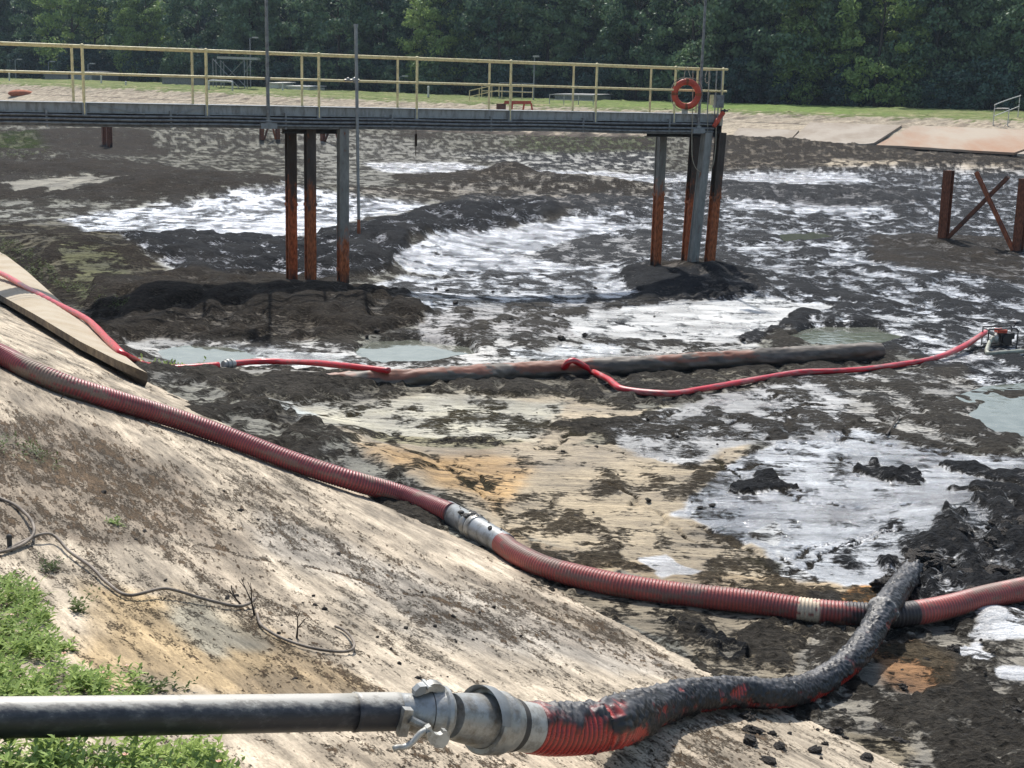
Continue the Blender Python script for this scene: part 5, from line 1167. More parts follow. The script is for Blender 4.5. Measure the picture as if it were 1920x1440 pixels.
def cfm(U, T):
    ph = (U / .034) % 1.; g = (0.5 + .5 * np.cos(ph * 2 * PI)) ** 1.0; k = mudfield(U, T)
    n = fbm(U * 3, T * 1.2, 721, 4, .6)
    dusty = sst(-.3, .5, np.cos(T + .9) + .4 * n) * sst(1.2, .6, U)
    rib = mix((.50, .045, .03), (.10, .02, .018), g)
    rib = rib * (1 - .75 * dusty[..., None]) + (mix((.20, .07, .06), (.05, .03, .026), g)) * .75 * dusty[..., None]
    dry = sst(.35, .75, uni(n)) * sst(.3, .9, np.cos(T))
    md = np.array((.018, .018, .0195)) * (1 + .5 * n)[..., None]; md = md * (1 - .7 * dry[..., None]) + np.array((.07, .072, .078)) * .7 * dry[..., None]
    jt_ = np.exp(-((U - HL * .585) / .02) ** 2)[..., None] * (uni(n) > .35)[..., None]
    c = rib * (1 - k[..., None]) + md * k[..., None]; c = c * (1 - .8 * jt_) + np.array((.3, .29, .27)) * .8 * jt_
    return np.clip(c, .004, .7), .28 + .35 * (1 - k) + .25 * (uni(n) < .3)
tube('hose_body', path, .0068, rfm, cfm, M['hose'], mh, 56)
# galvanised cuff and female socket ring
c1 = path[0]; c0 = R3(842, 1342, 6.06); cd = c1 - c0; CL = np.linalg.norm(cd); cd /= CL
rc_ = 46.5 / 2600 * 6.4
mb = MB(); mb.lathe(c0, cd, [(0, 0), (0, rc_ * .86), (CL * .05, rc_ * .88), (CL * .12, rc_ * .93), (CL * .28, rc_ * 1.0), (CL * .38, rc_ * 1.06), (CL * .42, rc_ * 1.07), (CL * .46, rc_ * 1.07), (CL * .46, rc_ * .9)], 48); mb.build('ball_end', M['cast'], mh)
mb = MB(); h0 = c0 + cd * CL * .40
mb.lathe(h0, cd, [(0, rc_ * 1.08), (0, rc_ * 1.26), (CL * .015, rc_ * 1.31), (CL * .05, rc_ * 1.31), (CL * .07, rc_ * 1.22), (CL * .15, rc_ * 1.20), (CL * .17, rc_ * 1.25), (CL * .2, rc_ * 1.25), (CL * .22, rc_ * 1.16), (CL * .3, rc_ * 1.12), (CL * .3, rc_ * 1.0)], 48); mb.build('socket_ring', M['cast'], mh)
mb = MB(); mb.lathe(h0 + cd * CL * .29, cd, [(0, rc_ * .98), (0, rc_ * 1.09), (CL * .035, rc_ * 1.09), (CL * .04, rc_ * 1.04), (CL * .06, rc_ * 1.07), (CL * .09, rc_ * 1.06), (CL * .09, rc_ * .97)], 48); mb.build('rubber_seal', M['cast_dark'], mh)
mb = MB(); mb.lathe(h0 + cd * CL * .36, cd, [(0, rc_ * .9), (.0, rc_ * .99), (CL * .20, rc_ * 1.0), (CL * .245, rc_ * 1.0), (CL * .25, rc_ * .96)], 48); mb.build('cuff', M['lever'], mh)
# crescent shield over the ring
ca = np.cross(cd, up); ca /= np.linalg.norm(ca); cb = np.cross(ca, cd)
if ca @ (EYE - c0) < 0: ca = -ca
V = []; Fc = []; nn = 26
for i in range(nn):
    t = -1.35 + 2.75 * i / (nn - 1); dr = math.cos(t) * cb + math.sin(t) * ca * (1)
    wv_ = .5 + .5 * math.cos((i / (nn - 1) - .5) * PI)
    for rr_, hh in ((1.24, -.06 * wv_ * CL), (1.34, -.10 * wv_ * CL), (1.36, .02 * CL), (1.30, .06 * CL)): V.append(h0 + cd * hh + dr * rc_ * rr_)
for i in range(nn - 1):
    for j in range(4): k2 = (j + 1) % 4; Fc.append((i * 4 + j, i * 4 + k2, (i + 1) * 4 + k2, (i + 1) * 4 + j))
mb = MB(); mb.add(V, Fc, True); mb.build('hood', M['galv'], mh)
for yy, zz in ((1331, 0), (1354, 0)):
    e0 = R3(912, yy - 3, 6.18); e1 = R3(962, yy + 5, 6.2); e2 = R3(940, yy + 10, 6.2)
    mb = MB(); w2 = np.cross(e1 - e0, sa); w2 /= np.linalg.norm(w2); n3_ = np.cross(e1 - e0, up); n3_ /= np.linalg.norm(n3_)
    mb.prism([e0 - n3_ * .03, e0 + n3_ * .03, e1 + n3_ * .022, e1 + (e1 - e0) * .04, e1 - n3_ * .022], up * .012); mb.cyl(e0 - up * .0, e0 - (e1 - e0) * .3, .012, n=8); mb.build('lug', M['cast'], mh)
mb = MB(); e0 = R3(903, 1318, 6.2); e1 = R3(906, 1362, 6.2)
mb.prism([e0 - cd * .04, e0 + cd * .05, (e0 + e1) / 2 + cd * .07, e1 + cd * .06, e1 - cd * .05], ca * .03); mb.build('lug_plate', M['galv'], mh)

# ---------------------------------------------------------------- cable and twigs on the slope
cb_px = [(-60, 905, .03), (0, 934, .02), (30, 948, .03), (56, 972, .06), (64, 996, .06), (52, 1014, .03), (20, 1030, .02), (-30, 1042, .02)]
c1_ = thing('cable', hit(40, 1000, 0), 'muddy grey cable curling off the left edge of the slope', 'cable')
tube('cable_line', [hit(*q) for q in cb_px], .02, lambda U, T: np.full(U.shape, .0105), None, M['cable'], c1_, 10)
c2_ = thing('cable', hit(240, 1110, 0), 'long grey cable waving down the tan slope above the weeds', 'cable')
tube('cable_line', [hit(*q) for q in [(14, 1030, .02), (50, 1012, .03), (82, 1001, .06), (104, 1006, .05), (130, 1034, .03), (170, 1062, .03), (200, 1092, .02), (240, 1116, .02), (300, 1104, .05), (330, 1107, .05), (380, 1122, .03), (440, 1136, .02), (466, 1132, .03), (478, 1122, .05)]], .02, lambda U, T: np.full(U.shape, .010), None, M['cable'], c2_, 10)
mb = MB(); q = hit(18, 1022, .03); mb.cyl(q - up * .05, q + up * .05, .016, n=8); mb.ball(q + up * .05, .02, 6); mb.build('tie', M['cast_dark'], c2_)
c3_ = thing('cable', hit(590, 1215, 0), 'short grey cable ending in a loop on the speckled slope', 'cable')
tube('cable_line', [hit(*q) for q in [(482, 1150, .02), (490, 1172, .02), (520, 1192, .02), (560, 1208, .02), (600, 1218, .02), (640, 1222, .02), (660, 1218, .03), (664, 1206, .04), (656, 1192, .03), (642, 1180, .02), (628, 1174, .02)]], .015, lambda U, T: np.full(U.shape, .0085), None, M['cable'], c3_, 10)
def twig(x, y, h, lean, label, seed):
    r_ = random.Random(seed); b0 = hit(x, y, 0); root = thing('twig', b0, label, 'twig', 'dead twigs on the slope'); mb = MB()
    def br(p, d, L, r, dep):
        q = p + d * L; mb.cyl(p, q, r, r * .6, 6)
        if dep:
            for _ in range(2): br(q, (d + np.array([r_.uniform(-.6, .6), r_.uniform(-.4, .4), r_.uniform(-.2, .4)])), L * r_.uniform(.5, .8), r * .6, dep - 1)
    br(b0 - up * .01, np.array([lean, 0, 1.]), h, .008, 2); mb.build('twig_wood', M['twig'], root)
twig(478, 1154, .10, -.2, 'dark forked twig stub where the long cable ends', 1)
twig(556, 1196, .07, .1, 'tiny upright twig beside the looped cable', 2)
twig(455, 1135, .05, -.8, 'small dead twig lying on the long cable', 5)
twig(112, 748, .04, .9, 'small dark clod and twig beneath the big red hose', 7)
# rods in the mud
for (x0_, y0_, x1_, y1_, lb) in ((490, 722, 512, 765, 'thin pale rod leaning in the dark mud by the toe of the slope'), (1662, 815, 1686, 780, 'short dark stick lying on the pale silt at the right')):
    q0, q1 = hit(x0_, y0_, .03), hit(x1_, y1_, .03); root = thing('stick', (q0 + q1) / 2, lb, 'stick'); mb = MB(); mb.cyl(q0, q1, .014, n=8); mb.build('stick_wood', M['rope'] if x0_ < 600 else M['bark'], root)

# ---------------------------------------------------------------- weeds
def sprig(V, Fc, base, h, nl, ll, lw, rnd, spread=.6, stems=None):
    lean = np.array([rnd.uniform(-1, 1), rnd.uniform(-1, 1), 0]) * spread
    pts = [base + up * h * k + lean * h * k * k for k in np.linspace(0, 1, 6)]
    for k in range(nl):
        u = (k + 1.) / nl; p = base + up * h * u + lean * h * u * u
        a = k * 2.4 + rnd.uniform(-.4, .4); d = np.array([math.cos(a), math.sin(a), rnd.uniform(.25, .9) + .6 * (u > .85)]); d /= np.linalg.norm(d)
        s_ = np.cross(d, up); s_ /= np.linalg.norm(s_) + 1e-6
        L = ll * rnd.uniform(.6, 1.15) * (1 - .35 * u); w_ = lw * rnd.uniform(.7, 1.2); n = len(V)
        dr = np.array([0, 0, -L * .25])
        V += [p, p + d * L * .45 + s_ * w_, p + d * L + dr, p + d * L * .45 - s_ * w_]; Fc.append((n, n + 1, n + 2, n + 3))
    if stems is not None: stems.append(pts)
def weed_patch(poly, n, label, hr, group=None, flowers=30, seed=3, ll=.078, lw=.0095, nl=13):
    rnd = random.Random(seed); V, Fc = [], []; P_ = np.array(poly, float); cnt = 0; tips = []
    xs, ys, ds = in_poly(rnd, poly, n, 22.); PP = hits(xs, ys)
    for b0, sdv in zip(PP, ds):
        b0 = b0 - up * .01; h = rnd.uniform(*hr) * (.6 if sdv < 22 else 1)
        if float(fbm(np.array([b0[0] * 4.]), np.array([b0[1] * 4.]), 77, 2)[0]) + rnd.uniform(-.3, .3) < -.42: continue
        sprig(V, Fc, b0, h, nl, ll, lw, rnd)
        if rnd.random() < .22: sprig(V, Fc, b0, h * .5, 4, .15, .0035, rnd, .9)
        if rnd.random() < flowers / n: tips.append(b0 + up * h * 1.08 + np.array([rnd.uniform(-.02, .02), rnd.uniform(-.02, .02), 0]))
    ng = len(Fc); 
    for t in tips:
        for k in range(5):
            a = k * 2 * PI / 5 + rnd.random(); d = np.array([math.cos(a), math.sin(a), .7]); s_ = np.array([-math.sin(a), math.cos(a), 0]); m2 = len(V); q = .011
            V += [t, t + d * q * .7 + s_ * q * .5, t + d * q * 1.2, t + d * q * .7 - s_ * q * .5]; Fc.append((m2, m2 + 1, m2 + 2, m2 + 3))
    mi = [0] * ng + [1] * (len(Fc) - ng)
    o = link_mesh('weeds', np.array(V), Fc, None, None, mats=[M['weed'], M['flower']], midx=mi)
    return tag(o, label, 'weeds', kind='stuff')
weed_patch([(-420, 1120), (-260, 1090), (0, 1085), (50, 1095), (95, 1120), (120, 1165), (100, 1195), (128, 1215), (130, 1250), (160, 1262), (190, 1272), (250, 1272), (280, 1290), (270, 1325), (100, 1345), (-420, 1350)], 1050, 'green weeds with small pinkish flowers behind the near pipe', (.05, .12), seed=3, flowers=44)
weed_patch([(-420, 1420), (-260, 1410), (60, 1412), (110, 1408), (180, 1430), (250, 1425), (310, 1410), (370, 1412), (420, 1440), (440, 1480), (450, 1560), (-420, 1560)], 860, 'green weeds with pinkish flowers in front of the near pipe', (.09, .19), seed=4, flowers=26)
def plant(x, y, n, label, hgt, mat, ll, lw, spread, name='weed', rad=.08, seed=1, nl=8):
    rnd = random.Random(seed); V, Fc = [], []; b0 = hit(x, y, 0)
    for _ in range(n):
        o_ = np.array([rnd.gauss(0, rad), rnd.gauss(0, rad), 0]); q = b0 + o_; q[2] = float(smooth_ground(q[0], q[1])[0]) - .01
        sprig(V, Fc, q, rnd.uniform(.4, 1) * hgt, nl, ll, lw, rnd, spread)
    root = thing(name, b0, label, 'weed', 'single weeds on the slope'); link_mesh('leaves', np.array(V), Fc, M[mat], root)
plant(212, 982, 7, 'small bright green sprout on the brown stained slope', .05, 'weed', .085, .006, 1.4, rad=.02, seed=2)
plant(50, 852, 26, 'pale grassy tuft on the slope below the big red hose', .11, 'grasst', .09, .005, .8, rad=.13, seed=3)
plant(300, 706, 60, 'green weed tuft growing at the foot of the slope by the red hose', .20, 'weed', .16, .018, .8, rad=.20, seed=4, nl=7)
plant(265, 690, 24, 'second green weed tuft just beyond the tip of the raised slab', .14, 'weed', .14, .016, .8, rad=.14, seed=14, nl=7)
plant(150, 1148, 10, 'dark drooping weed sprig standing apart right of the weeds', .13, 'grasst', .05, .007, 1.3, rad=.03, seed=5, nl=12)
plant(292, 1296, 12, 'dark sprig at the right tip of the weeds', .12, 'grasst', .05, .007, 1.3, rad=.05, seed=6, nl=12)
plant(90, 1065, 12, 'dark small sprig above the weeds beside the cable tie', .08, 'grasst', .04, .006, 1.2, rad=.04, seed=8, nl=10)
# thin growth on the far mounds
def tufts(poly, n, label, h, seed):
    rnd = random.Random(seed); V, Fc = [], []; xs, ys, _ = in_poly(rnd, poly, n)
    for b0 in hits(xs, ys): sprig(V, Fc, b0, h * rnd.uniform(.3, 1), 5, h * .9, h * .12, rnd, .8)
    tag(link_mesh('sparse_weeds', np.array(V), Fc, M['grasst']), label, 'weeds', kind='stuff')
tufts([(0, 440), (60, 470), (130, 530), (240, 560), (230, 590), (100, 540), (0, 490)], 260, 'sparse low green growth on the brown slope above the raised slab', .10, 21)
tufts([(0, 268), (50, 264), (90, 284), (40, 298), (0, 296)], 120, 'sparse green growth on the far left mound', .14, 22)
tufts([(960, 250), (1230, 243), (1240, 280), (1060, 290), (930, 275)], 300, 'sparse green growth on the far mound under the walkway', .25, 23)

# ---------------------------------------------------------------- loose clods, stones and scraps
def clod_mesh(seed, r=1.):
    rg_ = random.Random(seed); mb = MB(); mb.ball((0, 0, 0), 1, 9)
    V = np.array(mb.V); nrm = V / (np.linalg.norm(V, axis=1)[:, None] + 1e-9)
    k = 1 + .5 * fbm(nrm[:, 0] * 1.3 + seed * 7, nrm[:, 1] * 1.3 + nrm[:, 2] * 1.7, 800 + seed, 4, .6)
    V = V * k[:, None] * np.array([1, .8, .55]); me = bpy.data.meshes.new('mud_clod'); me.from_pydata([tuple(v) for v in V], [], mb.F)
    me.materials.append(M['clod']); me.update(); return me
M['clod'] = pm('clod_mud', (.035, .03, .025), .85, 0, (.075, .06, .045), 3, (.4, .65), .12, 5)
M['pale'] = pm('pale_scrap', (.7, .68, .62), .6)
CM = [clod_mesh(i) for i in range(7)]
def scatter_clods(boxes, seed, group, label):
    rnd = random.Random(seed)
    for poly, n, r0_, r1_ in boxes:
        xs, ys, _ = in_poly(rnd, poly, n)
        rr_ = r0_ + (r1_ - r0_) * np.array([rnd.random() for _ in range(n)]) ** 2.5
        for p, r_ in zip(hits(xs, ys, rr_ * .25), rr_):
            o = bpy.data.objects.new('mud_clod', rnd.choice(CM)); C.objects.link(o); o.location = tuple(p); o.scale = (r_ * rnd.uniform(.8, 1.5), r_, r_); o.rotation_euler = (rnd.uniform(-.3, .3), rnd.uniform(-.3, .3), rnd.uniform(0, 6))
            tag(o, label, 'mud clod', group)
scatter_clods([([(1676, 1090), (1720, 1030), (1790, 985), (1850, 990), (1740, 1095)], 44, .025, .08), ([(1640, 1100), (1760, 1010), (1920, 960), (1920, 1100), (1720, 1130)], 40, .03, .10), ([(1320, 1290), (1920, 1180), (1920, 1440), (1400, 1440)], 60, .015, .06)], 31, 'loose mud clods beside the muddy hose', 'dark lump of mud lying loose near the muddy hose')
scatter_clods([([(230, 820), (760, 1000), (1050, 1160), (700, 1250), (300, 1120), (180, 900)], 60, .006, .022), ([(480, 1200), (1000, 1120), (1280, 1240), (1000, 1300), (560, 1280)], 25, .006, .018)], 32, 'small clods strewn on the concrete slope', 'small dark clod stuck on the pale concrete slope')
scatter_clods([([(600, 800), (900, 760), (1300, 790), (1420, 880), (1300, 1000), (1000, 980), (800, 900)], 34, .012, .035)], 33, 'small clods strewn on the tan silt', 'small dark clod lying on the tan silt flat')
scatter_clods([([(640, 540), (1160, 500), (1200, 580), (1420, 640), (700, 660)], 20, .03, .08)], 34, 'clods on the wet silt between the piles', 'dark clod on the wet silt between the walkway piles')

# ---------------------------------------------------------------- far equipment on the bank
def bp(x, off, lift=0.): return bank_pt(bank_u(x, off), off)[0] + up * lift
def lamp_post(x, off, h, label, arm=.8):
    b0 = bp(x, off); root = thing('street_lamp', b0, label, 'street lamp', 'small street lamps beyond the basin'); mb = MB()
    mb.cyl(b0, b0 + up * h, .08, .06, 8); mb.cyl(b0 + up * h, b0 + up * (h + .15) + X_ * arm * .5, .045, n=6); mb.build('post', M['galv'], root)
    mb = MB(); mb.box(b0 + up * (h + .12) + X_ * arm * .75, X_ * .32, Y_ * .14, up * .08); mb.build('lamp_head', M['lever'], root)
lamp_post(470, 22, 5.3, 'tallest small street lamp beyond the far bank beside the braced steel frame')
lamp_post(30, 25, 2.4, 'small street lamp farthest left before the trees')
lamp_post(92, 26, 2.2, 'small street lamp second from the left before the trees')
lamp_post(166, 26, 2.0, 'small street lamp between the first two handrail posts')
lamp_post(749, 24, 1.7, 'small street lamp right of the upright gauge pipe')
lamp_post(1000, 18, 4.1, 'thin lamp post with twin white heads near the orange machine', .2)
# braced steel frame
f0_, f1_ = bp(400, 18), bp(482, 18); fd = f1_ - f0_; FLn = np.linalg.norm(fd[:2]); fd = fd / FLn
fr_ = thing('steel_frame', (f0_ + f1_) / 2, 'pale braced steel frame with a flat platform top beyond the left bank', 'frame')
H_ = 3.2
for k, h in ((0, H_ * .95), (.18, H_ * .9), (.72, H_), ):
    for dy in (0, 1.6): mb = MB(); q = f0_ + fd * FLn * k + Y_ * dy; mb.cyl(q, q + up * h, .06, n=6); mb.build('post', M['galv'], fr_)
mb = MB(); mb.box(f0_ + fd * FLn * .56 + up * H_ + Y_ * .8, fd * FLn * .46, Y_ * .9, up * .12); mb.build('platform', M['lever'], fr_)
for k0, z0_, k1, z1_ in ((.0, .95, .60, .0), (.18, .1, .72, .95), (.18, .9, .75, .05), (.9, .95, .72, .5)):
    mb = MB(); mb.cyl(f0_ + fd * FLn * k0 + up * H_ * z0_, f0_ + fd * FLn * k1 + up * H_ * z1_, .04, n=6); mb.build('brace', M['galv'], fr_)
# white pipe hoop
g0, g1 = bp(392, 12), bp(436, 12)
wh = thing('white_rail', (g0 + g1) / 2, 'low white pipe hoop on the far grass beside the steel frame', 'rail'); mb = MB()
tube('rail_tube', [g0, g0 + up * .75, g0 + up * .95 + (g1 - g0) * .06, (g0 + g1) / 2 + up * .97, g1 + up * .95 - (g1 - g0) * .06, g1 + up * .75, g1], .08, lambda U, T: np.full(U.shape, .1), None, M['white'], wh, 8)
# low sheds, tanks
def low_box(x0_, x1_, off, h, dep, label, mat, name, cat, roof=None):
    a_, b2 = bp(x0_, off), bp(x1_, off); c = (a_ + b2) / 2; d = b2 - a_; L = np.linalg.norm(d[:2]); d = np.array([d[0], d[1], 0]) / L; n_2 = np.array([-d[1], d[0], 0])
    root = thing(name, c, label, cat); mb = MB(); mb.box(c + n_2 * dep / 2 + up * h / 2, d * L / 2, n_2 * dep / 2, up * h / 2); mb.build('wall', M[mat], root)
    mb = MB(); mb.prism([c - d * (L / 2 + .15) + up * h - n_2 * .15, c + d * (L / 2 + .15) + up * h - n_2 * .15, c + d * (L / 2 + .15) + up * (h + .12) + n_2 * (dep + .15), c - d * (L / 2 + .15) + up * (h + .12) + n_2 * (dep + .15)], up * .1); mb.build('roof', M[roof or mat], root)
    return root
low_box(304, 382, 20, .75, 4, 'long low blue grey tank cover on the far bank behind the handrail', 'conduit', 'tank_cover', 'tank')
low_box(132, 172, 24, 1.0, 4, 'low pale blue shed between the lamps far left', 'galv', 'shed', 'shed')
low_box(84, 128, 24, .6, 4, 'low flat grey cover beyond the grass at the far left', 'conduit', 'tank_cover', 'tank')
low_box(504, 522, 20, .55, 3, 'small white hump cover right of the tall left pole', 'white', 'tank_cover', 'tank', 'white')
low_box(540, 580, 20, .3, 3, 'low white strip cover on the far grass', 'white', 'tank_cover', 'tank', 'white')
for x, off, h, lb in ((18, 14, .9, 'small white marker box on the far left grass'), (190, 16, .8, 'slim white post beside the second handrail post'), (236, 15, .3, 'low yellowish marker in the far grass'), (530, 18, .7, 'small white post on the far grass right of the tall left pole'), (803, 16, 1.0, 'white hydrant like post in the far grass')):
    b0 = bp(x, off); root = thing('marker_post', b0, lb, 'post'); mb = MB(); mb.cyl(b0 - up * .05, b0 + up * h, .11, .09, 8); mb.ball(b0 + up * h, .13, 6); mb.build('post_body', M['white'], root)
# orange heap with pale hose
b0 = bp(40, 5.5); root = thing('dirt_heap', b0, 'small orange heap on the far bank at the left', 'heap'); mb = MB(); mb.ball(b0 + up * .05, .7, 10, (2.1, 1.0, .6)); mb.build('heap_body', M['orange'] if 'orange' in M else pm('orange_dirt', (.42, .13, .06), .95, 0, (.3, .1, .05), 2), root)
# far handrail platform and orange machine near the middle
def far_rail(x0_, x1_, off, label, h=1.1, dy=0., n=4, mat='yellow_far', lift=0., slope=0.):
    a_, b2 = bp(x0_, off, lift), bp(x1_, off, lift + slope); root = thing('handrail', (a_ + b2) / 2, label, 'handrail', 'small handrails on the far bank')
    for k in np.linspace(0, 1, n): mb = MB(); q = a_ + (b2 - a_) * k; mb.cyl(q, q + up * h, .045, n=6); mb.build('rail_post', M[mat], root)
    for z_, nm in ((h, 'top_rail'), (h * .5, 'middle_rail')): mb = MB(); mb.cyl(a_ + up * z_, b2 + up * z_, .045, n=6); mb.build(nm, M[mat], root)
far_rail(903, 998, 9.5, 'yellow far handrail behind the orange machine', 1.2, n=6, lift=.5)
far_rail(880, 935, 12, 'pale sloping handrail climbing to the yellow far one', 1.1, n=4, lift=-.1, slope=.7)
far_rail(936, 1000, 13, 'grey far handrail on top of the bank', 1.5, n=4, mat='galv', lift=.3)
far_rail(1030, 1112, 12, 'pale far handrail right of the orange machine', .9, n=4, mat='lever')
low_box(1040, 1110, 20, .5, 5, 'flat grey sloping cover right of the orange machine', 'conduit', 'tank_cover', 'tank')
b0, b1 = bp(945, 4.2), bp(995, 4.4)
om = thing('orange_machine', (b0 + b1) / 2, 'small orange steel frame machine on the far slope', 'machine'); dm = (b1 - b0); LM = np.linalg.norm(dm); dm /= LM
mb = MB(); mb.box((b0 + b1) / 2 + up * 1.45, dm * LM * .5, Y_ * .1, up * .14); mb.build('beam', M['ring'], om)
for k, dx in ((0, .1), (.3, -.1), (.75, -.25), (1, .3)):
    mb = MB(); q = b0 + dm * LM * k; mb.cyl(q + up * 1.4, q + dm * dx + up * .0, .09, n=6); mb.build('leg', M['ring'], om)
mb = MB(); mb.box(b0 - dm * .3 + up * .9, dm * .45, Y_ * .4, up * .45); mb.build('engine_box', M['rust_dark'], om)
b0, b1 = bp(932, 2.4), bp(976, 2.4)
fl = thing('float_boat', (b0 + b1) / 2, 'dark rounded float lying on the far slope below the orange machine', 'float'); dm = (b1 - b0); LM = np.linalg.norm(dm); dm /= LM
tube('float_body', [b0 + up * .35, (b0 + b1) / 2 + up * .38, b1 + up * .3], .1, lambda U, T: .32 * np.clip(1 - (2 * U / LM - 1) ** 6, .2, 1), None, M['dpaint'], fl, 12)
mb = MB(); mb.box((b0 + b1) / 2 + up * .74 - dm * .3, dm * .4, Y_ * .25, up * .12); mb.build('hatch', M['black'], fl)
# far ladder hand rails at the right
b0, b1 = bp(1862, 6.8), bp(1889, 6.8); t0_ = bp(1908, 10.5)
lr = thing('ladder_handrail', (b0 + b1) / 2, 'bent white tube handrail at the top of the far bank on the right', 'handrail')
hh_ = 1.5
tube('rail_tube', [b0 - up * .2, b0 + up * hh_ * .9, b0 + up * hh_ * 1.05 + (t0_ - b0) * .06, t0_ + up * 1.75 - (t0_ - b0) * .06, t0_ + up * 1.6, t0_], .08, lambda U, T: np.full(U.shape, .04), None, M['white'], lr, 8)
tube('rail_tube', [b0 + up * hh_ * .85, b1 + up * hh_ * .86 - (b1 - b0) * .12, b1 + up * hh_ * .78, b1 - up * .2], .06, lambda U, T: np.full(U.shape, .04), None, M['white'], lr, 8)
mb = MB(); mb.cyl(b0 + up * .7, t0_ + up * .95, .035, n=6); mb.build('middle_rail', M['white'], lr)

# ---------------------------------------------------------------- trees
def crown_mesh(seed, H, Wd, kind):
    rg_ = np.random.default_rng(seed); V = []; nb = 120 if kind != 'low' else 60
    lowz = .04 if kind != 'tall' else .16
    cz = rg_.uniform(lowz, 1, nb); rad = np.sqrt(np.clip(1 - ((cz - .45) / .62) ** 2, .08, 1)) * Wd / 2
    an = rg_.uniform(0, 2 * PI, nb); rr_ = rad * rg_.uniform(.45, 1.0, nb) ** .6
    C_ = np.stack([rr_ * np.cos(an), rr_ * np.sin(an), cz * H], 1); br_ = rg_.uniform(.5, 1.25, nb) * (.85 if kind == 'low' else 1.)
    per = 90; ls = .22
    for c, b in zip(C_, br_):
        d = rg_.normal(size=(per, 3)); d[:, 2] = d[:, 2] * .8 + .25; d /= np.linalg.norm(d, axis=1)[:, None]
        p = c + d * b * rg_.uniform(.55, 1.08, (per, 1)) * np.array([1.15, 1.15, .8])
        nrm = d + rg_.normal(size=(per, 3)) * .55; nrm /= np.linalg.norm(nrm, axis=1)[:, None]
        a = np.cross(nrm, rg_.normal(size=(per, 3))); a /= np.linalg.norm(a, axis=1)[:, None] + 1e-9; b2 = np.cross(nrm, a)
        s_ = ls * rg_.uniform(.55, 1.25, (per, 1))
        V.append(np.stack([p - a * s_, p - b2 * s_ * .55, p + a * s_, p + b2 * s_ * .55], 1))
    V = np.concatenate(V).reshape(-1, 3); Fc = np.arange(len(V)).reshape(-1, 4)
    me = bpy.data.meshes.new('crown'); me.vertices.add(len(V)); me.vertices.foreach_set('co', V.ravel()); me.loops.add(Fc.size); me.loops.foreach_set('vertex_index', Fc.ravel().astype(np.int32))
    me.polygons.add(len(Fc)); me.polygons.foreach_set('loop_start', (np.arange(len(Fc)) * 4).astype(np.int32)); me.update(calc_edges=True)
    return me
def trunk_mesh(seed, H, r=.24):
    rg_ = random.Random(seed); mb = MB(); p = np.zeros(3) - up * .3
    for k in range(6):
        q = p + np.array([rg_.uniform(-.15, .15), rg_.uniform(-.15, .15), H * .15]); mb.cyl(p, q, r * (1 - k * .13), r * (1 - (k + 1) * .13), 8, False); 
        if k > 1:
            for _ in range(2):
                a = rg_.uniform(0, 6.3); mb.cyl(q, q + np.array([math.cos(a) * 1.8, math.sin(a) * 1.8, 1.3]), r * .4, r * .1, 6, False)
        p = q
    me = bpy.data.meshes.new('trunk'); me.from_pydata([tuple(v) for v in mb.V], [], mb.F); me.materials.append(M['bark']); me.update(); return me
KINDS = []
for i, (H, Wd, kd) in enumerate([(14.5, 8.5, 'round'), (16, 7.5, 'tall'), (13.5, 9.5, 'round'), (15, 8, 'tall'), (14, 7, 'round')]):
    cm = crown_mesh(900 + i, H, Wd, kd); KINDS.append((cm, trunk_mesh(950 + i, H)))
LOW = [(crown_mesh(930 + i, 5.0, 6.5, 'low'), trunk_mesh(970 + i, 4.5, .1)) for i in range(2)]
mcache = {}
def with_mat(me, mat):
    k = (me.name, mat)
    if k not in mcache:
        c = me.copy(); c.materials.append(M[mat]); mcache[k] = c
    return mcache[k]
def tree(px_, off, kset, mat, label, group, name='tree', cat='tree', sc=None, rnd=random):
    b0 = bp(px_, off); cm, tm = rnd.choice(kset); root = thing(name, b0, label, cat, group)
    root.rotation_euler = (0, 0, rnd.uniform(0, 6.28)); s_ = sc or rnd.uniform(.85, 1.15); root.scale = (s_ * rnd.uniform(.9, 1.1), s_ * rnd.uniform(.9, 1.1), s_)
    a = bpy.data.objects.new('crown', with_mat(cm, mat)); a.parent = root; C.objects.link(a)
    b = bpy.data.objects.new('trunk', tm); b.parent = root; C.objects.link(b)
rt = random.Random(12)
G1, G2, G3, G4 = 'trees along the front of the forest edge', 'trees in the second row of the forest edge', 'trees deep in the forest edge', 'low bushes under the forest edge'
x = -90
while x < 2010:
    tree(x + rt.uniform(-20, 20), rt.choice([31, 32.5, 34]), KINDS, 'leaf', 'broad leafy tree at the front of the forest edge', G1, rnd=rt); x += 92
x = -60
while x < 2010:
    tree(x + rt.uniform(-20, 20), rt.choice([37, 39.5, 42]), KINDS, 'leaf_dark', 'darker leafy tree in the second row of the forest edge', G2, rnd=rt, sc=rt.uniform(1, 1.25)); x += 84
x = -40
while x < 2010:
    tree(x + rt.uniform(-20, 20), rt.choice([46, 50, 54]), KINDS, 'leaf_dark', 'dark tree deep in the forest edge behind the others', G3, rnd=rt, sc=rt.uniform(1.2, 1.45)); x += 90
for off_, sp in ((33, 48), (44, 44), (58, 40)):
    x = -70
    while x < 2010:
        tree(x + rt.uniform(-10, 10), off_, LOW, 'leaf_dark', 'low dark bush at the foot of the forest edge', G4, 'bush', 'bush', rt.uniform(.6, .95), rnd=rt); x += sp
x = -70
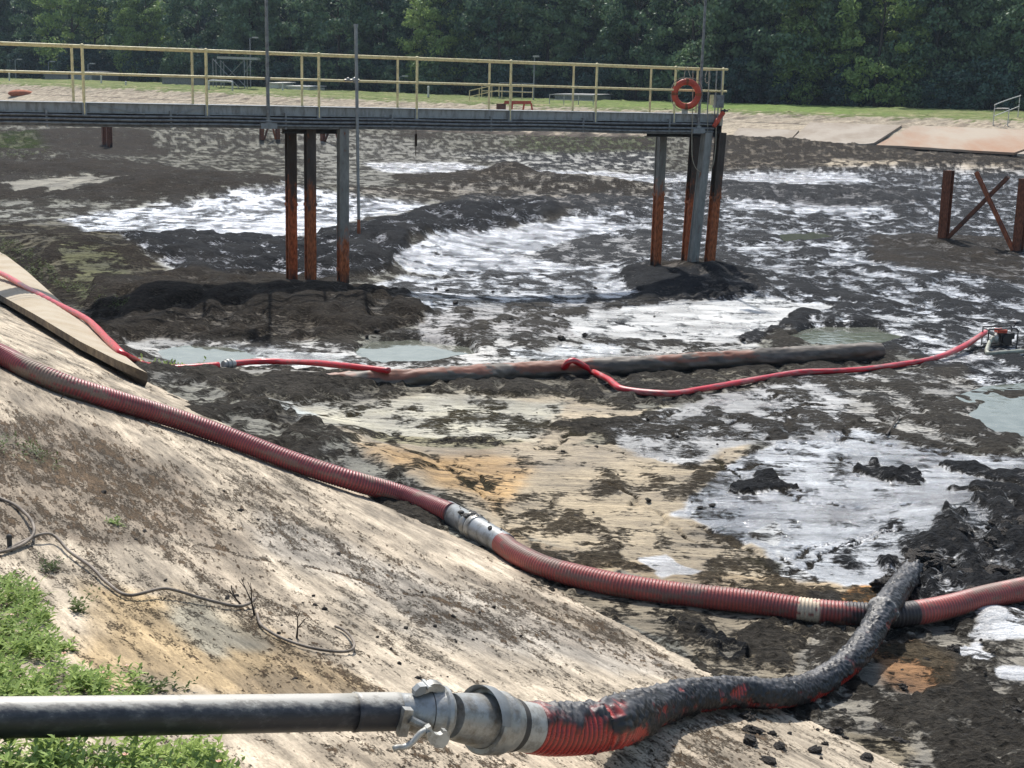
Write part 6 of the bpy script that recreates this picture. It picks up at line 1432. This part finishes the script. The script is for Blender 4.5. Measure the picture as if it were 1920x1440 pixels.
while x < 2010:
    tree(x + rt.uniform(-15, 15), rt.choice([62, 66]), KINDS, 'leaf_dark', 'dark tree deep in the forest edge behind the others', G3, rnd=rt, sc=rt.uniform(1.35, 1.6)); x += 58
x = -80
while x < 2010:
    if rt.random() < .75: tree(x + rt.uniform(-15, 15), rt.choice([28.5, 30]), LOW, rt.choice(['leaf_dark', 'leaf_dark', 'leaf']), 'low dark bush at the foot of the forest edge', G4, 'bush', 'bush', rt.uniform(.5, .9), rnd=rt)
    x += 60
tree(140, 30.5, KINDS[:1], 'leaf_sunlit', 'yellow green tree catching the sun at the top left of the forest edge', None, rnd=rt, sc=1.0)
tree(275, 30.5, KINDS[2:3], 'leaf_sunlit', 'light green tree behind the handrail left of the steel frame', None, rnd=rt, sc=.78)
tree(1640, 29.5, KINDS[:1], 'leaf_sunlit', 'sunlit yellowish green tree standing out right of the walkway end', None, rnd=rt, sc=.9)
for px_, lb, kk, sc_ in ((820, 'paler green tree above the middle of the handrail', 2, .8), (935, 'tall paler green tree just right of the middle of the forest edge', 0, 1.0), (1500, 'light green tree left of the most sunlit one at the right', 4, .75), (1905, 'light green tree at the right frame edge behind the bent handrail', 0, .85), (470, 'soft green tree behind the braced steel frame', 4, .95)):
    tree(px_, 30.2, KINDS[kk:kk + 1], 'leaf_sunlit' if px_ in (1500, 820) else 'leaf', lb, None, rnd=rt, sc=sc_)
# ---------------------------------------------------------------- thin damp air over the basin
hz = bpy.data.materials.new('haze'); hz.use_nodes = True; th_ = hz.node_tree; th_.nodes.remove(th_.nodes['Principled BSDF'])
pv = th_.nodes.new('ShaderNodeVolumePrincipled'); pv.inputs['Color'].default_value = (.62, .76, .95, 1); pv.inputs['Density'].default_value = .00018; pv.inputs['Anisotropy'].default_value = .3
th_.links.new(pv.outputs[0], th_.nodes['Material Output'].inputs['Volume'])
mb = MB(); mb.box((0, 700, 11.), (1800, 0, 0), (0, 900, 0), (0, 0, 20)); o = mb.build('haze', hz); tag(o, kind='stuff')
S.cycles.volume_bounces = 0
